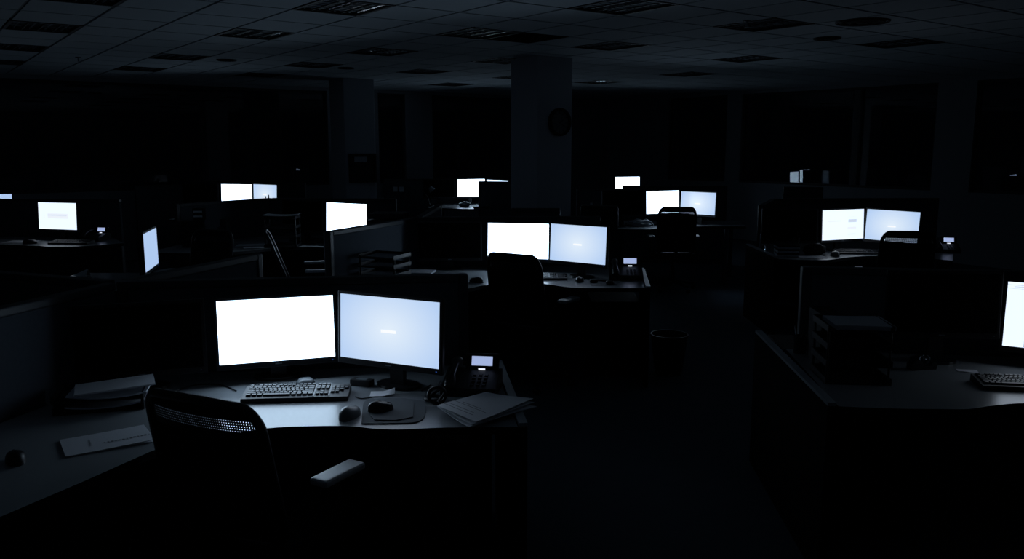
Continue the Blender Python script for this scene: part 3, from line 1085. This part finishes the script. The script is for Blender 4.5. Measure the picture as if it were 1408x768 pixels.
mon('E1', 'sheet', 'single white monitor with a faint grey form on it, at the far left', formmk, G_)
mon('F1', 'side', 'monitor turned sideways showing a narrow blue page, behind the near junction', group=G_)
mon('G1', 'white', 'small glowing monitor left of the large column, its right half hidden', group=G_)
mon('G2', 'white', 'far monitor showing only a thin bright strip beside the large column', group=G_)
off('G1', 10, 'black switched-off monitor left of the small glowing one by the large column')
mon('H1', 'white', 'far glowing monitor seen as a small L shape right of the large column', group=G_)
mon('L1', 'sheet', 'white monitor showing a ruled spreadsheet, cut by the right photo edge', sheetmk, G_)
monitor(2.10, 3.98, 1.09, R(-5), R(3), 'off', 'black switched-off monitor left of the spreadsheet monitor, near right', 1.0, 'switched-off monitors')
monitor(-6.62, 10.60, 1.09, R(8), R(3), 'side', 'tiny pale blue monitor at the left photo edge above the far partition', 1.0, G_)

# ================================================================== CHAIRS
chair(-.895, 2.93, R(26), 'task chair with a mesh back and grey arm pad, in front of the nearest desk', zt=1.025, wide=1.12)
chair(.17, 6.33, R(32), 'task chair hiding the lower part of the white monitor of the middle pair', zt=1.05)
chair(2.07, 10.62, R(4), 'mesh-backed task chair against the pair right of the large column', zt=1.08)
chair(3.58, 7.70, R(8), 'dark task chair covering a corner of the blue monitor of the right-hand pair', zt=1.08)
chair(-1.92, 7.95, R(75), 'dark task chair leaning sideways between the clear file holder and the lone bright monitor', zt=1.04, lean=.2)
chair(-2.95, 7.60, R(200), 'dark task chair with a thin glint on its back, behind the side-turned monitor', zt=1.04)

# ================================================================== NEAREST DESK
kx, ky = Z(409, 545)
keyboard(kx, ky, R(5), 'black keyboard with grey keys under the largest white monitor', detail=True)
x, y = Z(481, 572.5)
mouse(x, y, R(-20), 'rounded grey mouse at the left rim of the mouse mat on the nearest desk', 'grey', 1.12)


def matshape(pts, z0, z1):
    return lambda b: b.prism(pts, z0, z1)


mp = [Z(497, 583), Z(499, 561), Z(505, 551), Z(540, 548), Z(577, 551), Z(585, 556), Z(584, 572), Z(577, 579), Z(560, 582)]
o = obj('mouse_mat', matshape(smooth(mp + [mp[0]], 4)[:-1], D, D + .004), 'pad')
tag(o, 'grey cloth mouse mat with rounded corners on the nearest desk', 'mouse mat')
mp2 = [Z(509, 573), Z(511, 557), Z(520, 549.5), Z(558, 549.5), Z(569, 556), Z(568, 575), Z(545, 579.5), Z(515, 579)]
o = obj('mouse_mat', matshape(mp2, D + .004, D + .008), 'pad')
tag(o, 'thinner angular mat lying on top of the rounded mouse mat', 'mouse mat')
mouse.z = D + .0085
x, y = Z(523, 566)
mouse(x, y, R(-70), 'glossy black mouse lying across the mats on the nearest desk', 'gloss', .95)
mouse.z = D
x, y = Z(526, 542.5)


def note(b):
    b.grid(lambda u, v: ((u - .5) * .105, (v - .5) * .06, .004 + .022 * max(0, u - .55) * (1 + math.sin(v * 9)) + .004 * v), 8, 6, thick=.001)


tag(obj('note_sheet', note, 'paper', None, (x, y, D), (0, 0, .06)), 'small crumpled white note beside the keyboard on the nearest desk', 'note')
x, y = Z(420, 527)
t = thing('desk_puck', 'small pale round lump behind the keyboard on the nearest desk', 'puck', (x, y, D))
obj('body', lambda b: b.lathe([(0, 0), (.038, 0), (.04, .008), (.03, .022), (0, .026)], 24), 'grey', t)
obj('rubber_ring', lambda b: b.lathe([(.0385, .0), (.043, 0), (.043, .005), (.0385, .006)], 24), 'black', t)
# headset
x, y = Z(601, 556)
t = thing('headset', 'black headset lying between the mouse mat and the phone on the nearest desk', 'headset', (x, y, D), R(20))


def hring(b):
    b.tube([(math.cos(a * PI / 12) * .036, math.sin(a * PI / 12) * .014, .040 + math.sin(a * PI / 12) * .030) for a in range(24)], .008, 8, closed=True)


obj('ear_cushion', hring, 'gloss', t)
obj('ear_cushion', lambda b: b.tube([(math.cos(a * PI / 12) * .034, .055 + math.sin(a * PI / 12) * .034, .012) for a in range(24)], .009, 8, closed=True), 'black', t)
obj('headband', lambda b: b.tube([(-.0 + .04 * math.sin(a * PI / 10), .03 + .05 * math.cos(a * PI / 10), .02 + .035 * math.sin(a * PI / 10)) for a in range(11)], .006, 6), 'black', t)
obj('microphone_boom', lambda b: b.tube([(.0, -.01, .02), (.01, -.04, .012), (.02, -.06, .006)], .003, 6), 'black', t)
px, py = Z(651, 535.5)
phone(px - .005, py, R(-8), 'black desk phone with a lit display, on the nearest desk')
# papers at the right end
pc0 = [Z(601, 569), Z(668, 550), Z(733, 560), Z(655, 592)]


def quad(pts, z, m, name, label, cat, th=.0025, wob=.006, group=None, parent=None):
    P = [Vector((*p, 0)) for p in pts]
    c = sum(P, Vector()) / 4
    sd = random.random() * 5

    def f(u, v):
        q = (P[0] * (1 - u) + P[3] * u) * (1 - v) + (P[1] * (1 - u) + P[2] * u) * v - c
        return (q.x, q.y, th + wob * (.5 + .5 * math.sin(u * 4 + sd) * math.sin(v * 5 + sd)))
    o = obj(name, lambda b: b.grid(f, 10, 10, thick=th), m, parent, (c.x, c.y, z))
    if label: tag(o, label, cat, group)
    return o, c


def qshift(pts, dx, dy, rot=0):
    P = [Vector(p) for p in pts]
    c = sum(P, Vector((0, 0))) / len(P)
    return [tuple(Matrix.Rotation(rot, 2) @ (p - c) + c + Vector((dx, dy))) for p in P]


ZD = D + .014
quad(qshift(pc0, .005, -.01, R(-9)), ZD, 'paper2', 'paper_sheet', 'bottom sheet of the loose papers at the right end of the nearest desk', 'paper', group='loose papers on the nearest desk')
quad(qshift(pc0, .0, -.004, R(-4)), ZD + .009, 'paper2', 'paper_sheet', 'middle sheet of the loose papers at the right end of the nearest desk', 'paper', group='loose papers on the nearest desk')
o, c = quad(pc0, ZD + .018, 'paper', 'paper_sheet', 'top sheet with faint ruled lines, at the right end of the nearest desk', 'paper', group='loose papers on the nearest desk')
dv = (Vector(pc0[3]) - Vector(pc0[0])).normalized()
dn = Vector((-dv.y, dv.x))
for k, (off_, ln) in enumerate(((.03, .2), (.05, .16), (.085, .22), (.10, .12))):
    q0 = Vector(pc0[0]) * .62 + Vector(pc0[3]) * .38 + dn * off_ - Vector((c.x, c.y))
    a_ = math.atan2(dv.y, dv.x)
    obj('ruled_line', lambda b: b.box(q0.x, q0.y, .0093, ln, .002, .0004, m4=Matrix.Rotation(a_, 4, 'Z')), 'ink', o)

# left wing: magazines in a tray, booklet, mouse
x, y = Z(105, 563)
x, y = -1.70, 3.34
t, zt_ = tray_stack(x, y, R(16), .34, .20, 2, .045, 'black two-tier paper tray on the left wing of the nearest desk')
for k, (dx, dy, a, zz, lab) in enumerate(((.0, .0, 20, D + .008, 'curled magazine in the lower tray on the left wing of the nearest desk'),
                                          (.02, -.01, 14, zt_ + .001, 'curled magazine in the upper tray on the left wing of the nearest desk'),
                                          (.035, .0, 26, zt_ + .026, 'dim leaflet lying on top of the two-tier tray of the nearest desk'))):
    xx, yy = x + .02 + dx, y + dy
    o = obj('magazine', lambda b: b.grid(lambda u, v: ((u - .5) * .30, (v - .5) * .165, .010 + (.03 * (u - .5) ** 2 * 4 if k < 2 else .02 * u) * .5), 10, 4, thick=.006), 'paper2', None, (xx, yy, zz), (0, 0, R(a)))
    tag(o, lab, 'magazine', 'magazines in the tray')
bq = [Z(90, 629), Z(82, 606), Z(198, 587), Z(214, 607)]
bt = thing('booklet', 'long pale folded booklet with faint print on the left wing of the nearest desk', 'booklet', ((bq[0][0] + bq[2][0]) / 2, (bq[0][1] + bq[2][1]) / 2, D))
bc = Vector((bt.location.x, bt.location.y))


def bsheet(z, th, sc, wob):
    P = [Vector(p) - bc for p in bq]
    P = [p * sc for p in P]

    def f(u, v):
        q = (P[0] * (1 - u) + P[3] * u) * (1 - v) + (P[1] * (1 - u) + P[2] * u) * v
        return (q.x, q.y, z + th + wob * u * u)
    return lambda b: b.grid(f, 8, 3, thick=th)


obj('lower_leaf', bsheet(0, .002, .99, .0), 'paper2', bt)
cv = obj('cover', bsheet(.003, .002, 1.0, .006), 'paper2', bt)
bd = (Vector(bq[3]) - Vector(bq[0])).normalized()
ba = math.atan2(bd.y, bd.x)
bn = Vector((-bd.y, bd.x))


def bmarks(b):
    for k in range(16):
        p = bd * (-.01 + k * .0125) + bn * (-.028)
        b.box(p.x, p.y, .0085 + (.0 if k < 8 else .002), .004 + .004 * (k * 7 % 3) / 2, .014 * (.6 + .4 * (k * 5 % 4) / 3), .0006, m4=Matrix.Rotation(ba, 4, 'Z'))
    for k in range(5):
        p = bd * -.055 + bn * (.035 - k * .016)
        b.box(p.x, p.y, .0072, .006, .008, .0006, m4=Matrix.Rotation(ba, 4, 'Z'))


obj('faint_print', bmarks, 'grey', cv)
x, y = Z(22, 634)
mouse(x, y, R(40), 'dark mouse on the left wing of the nearest desk at the left photo edge', 'black', 1.0)
MY = Matrix.Rotation(PI / 2, 4, 'X')

# cables behind the near monitors
for k, (pts, lab) in enumerate(((((225, 545), (262, 531), (300, 529), (325, 538)), 'thin black cable curling left of the keyboard on the nearest desk'),
                                (((489, 546), (496, 548.5), (504, 548), (512, 546.5)), 'thin black cable running from the keyboard to the front of the crumpled note'),
                                (((580, 538), (592, 530), (600, 534), (606, 524)), 'tangled black cable between the blue monitor and the phone on the nearest desk'))):
    P = smooth([Z(*p) for p in pts], 6)
    o = obj('cable', lambda b: b.tube([(p[0], p[1], D + .0035) for i, p in enumerate(P)], .0028, 6), 'black')
    tag(o, lab, 'cable', 'desk cables')
x, y = Z(498, 529)
t = thing('cable_adapter', 'black adapter box with a pale sticker, under the blue monitor on the nearest desk', 'adapter', (x, y, D), R(-20))
obj('body', lambda b: b.box(0, 0, .014, .10, .05, .028, bev=.005), 'black', t)
obj('sticker', lambda b: b.box(0, 0, .0285, .05, .028, .0006), 'grey', t)

# ================================================================== MIDDLE DESK
x, y = Z(742, 383)
keyboard(x, y, R(-2), 'black keyboard on the middle desk, half behind the chair back')
x, y = Z(797, 387)
mouse(x, y, R(-10), 'black mouse on the middle desk right of the keyboard', 'gloss', 1.1)
x, y = Z(830, 391)
o = obj('mouse_mat', lambda b: b.box(0, 0, .002, .20, .12, .004, bev=.0015), 'pad', None, (x, y + .02, D), (0, 0, 0))
tag(o, 'dark mat beside the phone on the middle desk', 'mouse mat')
t = thing('headset', 'black headset lying on the dark mat on the middle desk', 'headset', (x - .01, y + .04, D + .004), R(-30))
obj('headband', lambda b: b.tube([(math.cos(a * PI / 10) * .07, math.sin(a * PI / 10) * .05, .012) for a in range(11)], .007, 6), 'black', t)
for s_ in (-1, 1):
    obj('ear_cushion', lambda b: b.lathe([(0, 0), (.03, 0), (.034, .012), (.026, .026), (0, .028)], 20), 'gloss', t, (s_ * .068, 0, 0))
x, y = Z(862, 382)
phone(x - .012, y, R(-4), 'black desk phone with a small lit display, at the right end of the middle desk', 1.12)
x, y = Z(655, 388)
mouse(x, y, R(60), 'dark mouse left of the chair back on the middle desk', 'black', 1.1)
tr, ztr = tray_stack(-.99, 6.42, R(-23), .32, .26, 4, .07, 'black four-tier paper tray in front of the pale lit partition, left of the middle desk')
for k in range(4):
    sheet(-.99, 6.42, D + .006 + k * .07, R(-23 + k * 2 - 3), .25, .22, ('papers on the top tier', 'papers on the second tier from the top', 'papers on the third tier from the top', 'papers on the lowest tier')[3 - k] + ' of the tray left of the middle desk', 'grey', 'paper_sheet', 'paper', th=.006, group='papers in the four-tier tray')
for k, (dx, a, lab) in enumerate(((0, 10, 'lower dim magazine in the back corner of the middle desk'), (.03, -8, 'upper dim magazine in the back corner of the middle desk'))):
    o = obj('magazine', lambda b: b.box(0, 0, .008, .24, .19, .016, bev=.002), 'paper2', None, (-.79 + dx * .6, 6.86, D + k * .017), (0, 0, R(a)))
    tag(o, lab, 'magazine', 'magazines on the middle desk')
# bin at its right end
x, y = at(917, 520, 0)
t = thing('waste_bin', 'black open waste bin on the carpet right of the middle desk', 'bin', (x + .04, y + .16, 0))
obj('body', lambda b: b.lathe([(0, 0), (.11, 0), (.15, .32), (.143, .32), (.105, .008), (0, .008)], 28), 'black', t)
obj('rim', lambda b: b.lathe([(.143, .315), (.156, .315), (.156, .33), (.143, .33), (.143, .315)], 28), 'black', t)

# ================================================================== NEAR RIGHT DESK
x, y = Z(1416, 532)
keyboard(x, y, R(-9), 'black keyboard with grey keys at the right photo edge', detail=True)
tr, ztr = tray_stack(1.575, 3.77, R(-5), .29, .26, 4, .08, 'tall black paper tray tower on the near right desk')
sheet(1.60, 3.77, ztr + .001, R(-5), .26, .23, 'pale paper pile on top of the tray tower on the near right desk', 'paper2', 'paper_pile', 'paper', th=.02)
for k in range(3):
    o = obj('binder', lambda b: b.box(0, 0, .13, .03, .22, .26, bev=.003).box(0, -.112, .13, .022, .002, .16), 'edge', None, (1.52 + k * .036, 4.05, D), (0, 0, R(-4)))
    tag(o, ('left dark binder standing', 'middle dark binder standing', 'right dark binder standing')[k] + ' beside the tray tower on the near right desk', 'binder', 'binders by the tray tower')
t = thing('pen_cup', 'small dark pen cup at the aisle edge of the near right desk', 'pen cup', (1.50, 4.235, D))
obj('cup', lambda b: b.lathe([(0, 0), (.032, 0), (.036, .09), (.033, .09), (.029, .004), (0, .004)], 20), 'black', t)
for k, (dx, dy) in enumerate(((.01, .0), (-.012, .008), (.0, -.012))):
    obj('pen', lambda b: b.tube([(dx * .5, dy * .5, .006), (dx * 2, dy * 2, .14)], .004, 6), ['gloss', 'grey', 'gloss'][k], t)
x, y = Z(1268, 507)
t = thing('tape_dispenser', 'dark lump-like tape dispenser right of the tray tower on the near right desk', 'tape dispenser', (x, y, D), R(10))
obj('body', lambda b: b.prism([(-.07, 0), (.06, 0), (.065, .03), (.04, .035), (.03, .02), (-.01, .02), (-.02, .045), (-.05, .05), (-.07, .03)], -.022, .022, m4=MY), 'gloss', t)
obj('tape_roll', lambda b: b.lathe([(.01, -.009), (.025, -.009), (.025, .009), (.01, .009), (.01, -.009)], 20, m4=Matrix.Translation((.01, 0, .046)) @ MY), 'acrylic', t)
x, y = Z(1330, 510)
sheet(x, y, D, R(-15), .09, .05, 'tiny dim paper slip on the near right desk, left of the keyboard', 'paper2', 'paper_slip', 'paper')

# ================================================================== RIGHT-HAND PAIR DESK
x, y = Z(1186, 347.5)
keyboard(x - .07, y - .04, R(-4), 'black keyboard under the right-hand pair of monitors')
x, y = 2.90, 7.975
sheet(x, y, D, R(4), .26, .17, 'pale sheet at the front of the desk under the right-hand pair of monitors', 'paper2', group='papers on far desks')
t = thing('rucksack', 'dark soft bag slumped on the desk left of the right-hand pair of monitors', 'bag', (2.99, 8.18, D), R(5))


def lump(rx, ry, rz, n, sd):
    def f(b):
        r_ = bmesh.ops.create_icosphere(b.bm, subdivisions=3, radius=1)
        for v in r_['verts']:
            c = v.co.copy()
            k = 1 + n * math.sin(c.x * 5 + sd) * math.cos(c.y * 6 + sd * 2) + n * .6 * math.sin(c.z * 9 + c.x * 4)
            z = c.z * k
            v.co = Vector((c.x * rx * k, c.y * ry * k, max(z, -.75) * rz + .75 * rz))
        for f_ in b.bm.faces: f_.smooth = True
    return f


obj('body', lump(.12, .07, .06, .12, 1), 'dark', t)
obj('front_pocket', lump(.06, .03, .03, .1, 3), 'dark', t, (.0, -.05, 0))
obj('strap', lambda b: b.tube([(-.08, -.01, .07), (-.03, -.03, .11), (.04, -.02, .11), (.09, 0, .07)], .010, 6, flat=.4), 'black', t)
x, y = 3.15, 8.06
mouse(x, y, 0, 'rounded mouse with a pale glint beside the dark bag under the right-hand pair', 'grey', 1.25)
x, y = Z(1300, 346)
phone(x, y, R(-15), 'black desk phone with a small lit display, right of the right-hand pair of monitors', 1.0)
t = thing('water_bottle', 'clear water bottle on the aisle corner of the desk left of the right-hand pair', 'bottle', (2.61, 8.62, D))
obj('bottle_body', lambda b: b.lathe([(0, 0), (.034, 0), (.036, .01), (.036, .12), (.03, .15), (.014, .18), (.013, .195), (0, .195)], 24), 'acrylic', t)
obj('cap', lambda b: b.lathe([(0, .195), (.016, .195), (.016, .215), (0, .215)], 16), 'paper2', t)
for k in range(6):
    o = obj('folder', lambda b: b.box(0, 0, .009, .20, .22, .017, bev=.002, seg=1), ['paper2', 'edge'][k % 2], None, (2.69, 8.11, D + k * .0185), (0, 0, R(-5 + (k * 37 % 9) - 4)))
    tag(o, ['lowest folder', 'second folder from the bottom', 'third folder from the bottom', 'fourth folder from the bottom', 'fifth folder from the bottom', 'topmost folder'][k] + ' in the dim stack beside the water bottle', 'folder', 'stacked folders')
t = thing('pen_cup', 'dark pen cup between the folder stack and the switched-off monitor of the right-hand desk', 'pen cup', (2.80, 8.16, D))
obj('cup', lambda b: b.lathe([(0, 0), (.036, 0), (.04, .10), (.037, .10), (.033, .004), (0, .004)], 20), 'black', t)
for k in range(4):
    a = k * 1.7
    obj('pen', lambda b: b.tube([(math.cos(a) * .012, math.sin(a) * .012, .006), (math.cos(a) * .033, math.sin(a) * .033, .17)], .004, 6), 'gloss', t)

# ================================================================== DESK RIGHT OF THE COLUMN
t = thing('plastic_bag', 'crumpled pale plastic bag on the desk left of the mesh-backed chair', 'bag', (Z(882, 312)[0] - .02, Z(882, 312)[1] + .12, D), R(-10))
obj('body', lump(.15, .09, .05, .3, 2), 'bag', t)
obj('handle', lambda b: b.tube([(.05, 0, .08), (.10, -.01, .10), (.17, -.02, .06), (.2, -.02, .015)], .008, 6, flat=.4), 'bag', t)
x, y = Z(957, 308)
mouse(2.40, 11.03, R(20), 'black mouse right of the mesh-backed chair on the far desk', 'gloss', 1.2)
t = thing('printer', 'dark desktop printer with a lit right edge, left of the desk\'s switched-off monitor', 'printer', (1.12, 10.72, D), R(-4))
obj('body', lambda b: b.box(0, 0, .14, .48, .28, .28, bev=.012), 'black', t)
obj('lid', lambda b: b.box(0, .0, .292, .46, .26, .024, bev=.006), 'black', t)
obj('paper_tray', lambda b: b.box(0, -.16, .08, .34, .06, .02, bev=.004), 'black', t)
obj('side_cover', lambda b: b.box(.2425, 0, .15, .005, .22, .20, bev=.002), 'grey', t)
t = thing('water_bottle', 'clear bottle with a pale label, just right of the foot of the large column', 'bottle', (at(791, 272, .96)[0], 11.3, D), 0)
obj('bottle_body', lambda b: b.lathe([(0, 0), (.036, 0), (.038, .01), (.038, .17), (.03, .21), (.014, .25), (.013, .27), (0, .27)], 24), 'acrylic', t)
obj('label_band', lambda b: b.lathe([(.0385, .07), (.0392, .07), (.0392, .15), (.0385, .15), (.0385, .07)], 24), 'paper', t)
obj('cap', lambda b: b.lathe([(0, .27), (.016, .27), (.016, .295), (0, .295)], 16), 'paper2', t)

# ================================================================== LONE MONITOR DESK (left of centre)
CX, CY = -2.45, 8.95
t = thing('file_holder', 'clear acrylic file holder with papers inside, in front of the lit partition', 'file holder', (at(286, 340, D)[0] + .03, at(286, 340, D)[1] + .05, D), R(10))
obj('shell', lambda b: [b.box(0, 0, .004, .16, .22, .008), b.box(-.078, 0, .11, .004, .22, .21), b.box(.078, 0, .11, .004, .22, .21), b.box(0, -.108, .08, .152, .004, .145)], 'acrylic', t)
obj('documents', lambda b: b.box(-.01, .01, .085, .12, .17, .15, bev=.002), 'grey', t)
x0_, y0_ = at(298, 340, D)
t = thing('ring_binder', 'black ring binder standing right of the clear file holder', 'binder', (x0_ + .06, y0_ + .12, D), R(10))
obj('cover', lambda b: b.box(0, 0, .15, .07, .26, .30, bev=.01), 'black', t)
obj('spine_ring', lambda b: ring(b, .010, .014, .0, .003, 16), 'metal', t, (0, -.1305, .08))
x0_, y0_ = at(266, 341, D)
t = thing('desk_organiser', 'tall dark desk organiser with two white label strips, left of the clear file holder', 'organiser', (x0_ - .01, y0_ + .16, D), R(8))
obj('column_box', lambda b: b.box(-.04, 0, .14, .20, .20, .28, bev=.008), 'black', t)
obj('top_box', lambda b: b.box(.03, 0, .345, .11, .12, .13, bev=.006), 'black', t)
for z_ in (.325, .375):
    obj('label_strip', lambda b: b.box(.03, -.0612, z_, .09, .002, .018), 'paper', t)
x, y = at(345, 337, D)
sheet(x, y, D, R(8), .30, .22, 'pale sheet lying on the desk right of the clear file holder', 'paper', group='papers on far desks')
x, y = at(356, 339, D)
sheet(x - .02, y - .12, D + .006, R(25), .20, .14, 'small bright sheet overlapping the pale one right of the clear file holder', 'paper', group='papers on far desks')
x, y = -2.42, 9.18
tr, ztr = tray_stack(x - .02, y - .35, R(0), .34, .22, 4, .10, 'dark paper tray tower behind the leaning chair, with a bright sheet on top')
sheet(x - .02, y - .35, ztr + .026, R(2), .36, .24, 'bright sheet hanging over the tray tower behind the leaning chair', 'paper', group='papers on far desks', curl=.01)
x, y = at(428, 331, D)
keyboard(x, y - .06, R(-25), 'dark keyboard below the lone bright monitor, left of the slanting partition')
t = thing('printer', 'dark desktop printer covering the lower right corner of the lone bright monitor', 'printer', (-1.20, 8.10, D), R(-5))
obj('body', lambda b: b.box(0, 0, .18, .36, .34, .36, bev=.012), 'black', t)
obj('lid', lambda b: b.box(0, 0, .395, .34, .32, .05, bev=.01), 'black', t)
obj('output_slot', lambda b: b.box(0, -.165, .25, .26, .02, .04, bev=.004), 'gloss', t)
t = thing('paper_roll', 'pale rounded roll beside the dark printer, right of the lone bright monitor', 'roll', (-.975, 7.86, D), 0)
obj('roll', lambda b: b.lathe([(.012, 0), (.04, 0), (.04, .36), (.03, .38), (.012, .38), (.012, 0)], 24), 'paper2', t)
obj('core', lambda b: b.lathe([(.008, .001), (.012, .001), (.012, .375), (.008, .375), (.008, .001)], 16), 'ink', t)
desk([(-1.45, 7.86), (-.93, 7.68)], [(-.90, 8.25), (-1.40, 8.35)], 'small dark side desk under the printer, behind the middle junction', legs=((-1.35, 7.95), (-1.0, 7.82), (-.97, 8.15), (-1.3, 8.2)), group='side desks')

# ================================================================== SIDE-TURNED MONITOR DESK
x, y = at(112, 379, D)
t = thing('paper_tent', 'small bright folded paper standing just above the partition at the left', 'paper', (x, y, D), R(-10))
obj('front_leaf', lambda b: b.grid(lambda u, v: ((u - .5) * .13, -.03 * (1 - v), .0 + .06 * v * (u * .9 + .1)), 6, 4, thick=.001), 'paper', t, (0, 0, .002))
obj('back_leaf', lambda b: b.grid(lambda u, v: ((u - .5) * .13, .03 * (1 - v), .0 + .06 * v * (u * .9 + .1)), 6, 4, thick=.001), 'paper', t, (0, 0, .002))

# ================================================================== FAR LEFT DESK
x, y = at(97, 335, D)
keyboard(x, y + .02, R(-4), 'dark keyboard on the desk under the single monitor at the far left')
x, y = at(75, 335, D)
mouse(x - .27, y - .0, R(-50), 'black mouse left of the keyboard at the far left', 'gloss', 1.3)
x, y = at(30, 332, D)
sheet(x, y, D, R(0), .32, .22, 'dim sheet at the left end of the far left desk', 'paper2', group='papers on far desks')
t = thing('pen_cup', 'dark pen cup right of the single monitor at the far left', 'pen cup', (at(109, 329, D)[0], at(109, 329, D)[1], D))
obj('cup', lambda b: b.lathe([(0, 0), (.036, 0), (.04, .10), (.037, .10), (.033, .004), (0, .004)], 20), 'black', t)
obj('pen', lambda b: b.tube([(0, 0, .006), (.045, 0, .22)], .006, 6), 'grey', t)
obj('pen', lambda b: b.tube([(0, 0, .006), (-.03, .02, .18)], .005, 6), 'gloss', t)
x, y = at(132, 330, D)
phone(x, y, R(-12), 'dark desk phone with a dim display, right of the single monitor at the far left', 1.0)
t = thing('drink_bottle', 'dark bottle shape in front of the tiny screen at the left photo edge', 'bottle', (-6.40, 10.42, D), 0)
obj('bottle_body', lambda b: b.lathe([(0, 0), (.034, 0), (.034, .28), (.02, .33), (.012, .35), (.012, .39), (0, .39)], 20), 'black', t)
obj('cap', lambda b: b.lathe([(0, .39), (.015, .39), (.015, .41), (0, .41)], 14), 'grey', t)

# ================================================================== FAR DESKS
t = thing('pen_cup', 'black pen cup silhouetted against the blue screen of the far left pair', 'pen cup', (at(375, 262, 1.15)[0] * 1.0, 11.95 + .12, D), 0)
t.location.x = (375 - 704) / 1145.6 * 12.25
obj('cup', lambda b: b.lathe([(0, 0), (.04, 0), (.045, .24), (.041, .24), (.037, .004), (0, .004)], 20), 'black', t)
for k in range(4):
    a = k * 1.6 + .3
    obj('pen', lambda b: b.tube([(math.cos(a) * .012, math.sin(a) * .012, .006), (math.cos(a) * .04, math.sin(a) * .04, .30 + .02 * k)], .007, 6), 'black', t)
for (u, lab) in ((543.5, 'left one of the two small picture cards leaning on the farthest partition'), (552, 'right one of the two small picture cards leaning on the farthest partition')):
    p = hit(u, 260, (at(527, 246, PT)[0], at(527, 246, PT)[1] - .045, 0), (0, -1, 0))
    t = thing('picture_card', lab, 'card', (p.x, p.y, p.z), 0, 'picture cards')
    obj('frame', lambda b: b.box(0, 0, 0, .10, .006, .11, bev=.002), 'rail', t, key='pc_f')
    obj('picture', lambda b: b.box(0, -.004, 0, .085, .002, .095), 'paper', t, key='pc_p')
t = thing('desk_lamp', 'dark bent desk lamp with a pale glint, left of the far bright-edged desk', 'lamp', (-1.45, 14.75, D), R(0))
obj('base', lambda b: b.lathe([(0, 0), (.08, 0), (.08, .015), (.02, .025), (0, .025)], 24), 'black', t)
obj('arm', lambda b: b.tube([(0, 0, .02), (-.05, 0, .18), (-.16, 0, .30), (-.05, 0, .33)], .009, 8), 'black', t)
obj('lamp_head', lambda b: b.lathe([(0, .03), (.03, .03), (.06, -.05), (.055, -.05), (.025, .02), (0, .02)], 20, m4=Matrix.Translation((.02, 0, .31)) @ Matrix.Rotation(-.7, 4, 'Y')), 'grey', t)
t = thing('plastic_bag', 'small crumpled pale bag below the small glowing monitor left of the large column', 'bag', (-.83, 14.62, D), R(0))
obj('body', lump(.10, .06, .045, .25, 5), 'bag', t)
obj('knot', lump(.02, .02, .02, .2, 2), 'bag', t, (.03, 0, .06))

# ================================================================== CAMERA, WORLD, VIEW
cam = bpy.data.cameras.new('camera')
co = bpy.data.objects.new('camera', cam)
col.objects.link(co)
co.location = (0, 0, CAMZ)
co.rotation_euler = (PI / 2 - PITCH, 0, 0)
cam.sensor_width = 36
cam.lens = FOC / 1408 * 36
cam.clip_start = 0.05
C.camera = co

w = bpy.data.worlds.new('night')
w.use_nodes = True
w.node_tree.nodes['Background'].inputs[0].default_value = (0.25, 0.5, 1.0, 1)
w.node_tree.nodes['Background'].inputs[1].default_value = 0.0002
C.world = w
C.view_settings.view_transform = 'Standard'
C.view_settings.look = 'None'
C.view_settings.exposure = 0.0
C.view_settings.gamma = 1.0
C.view_settings.use_curve_mapping = False
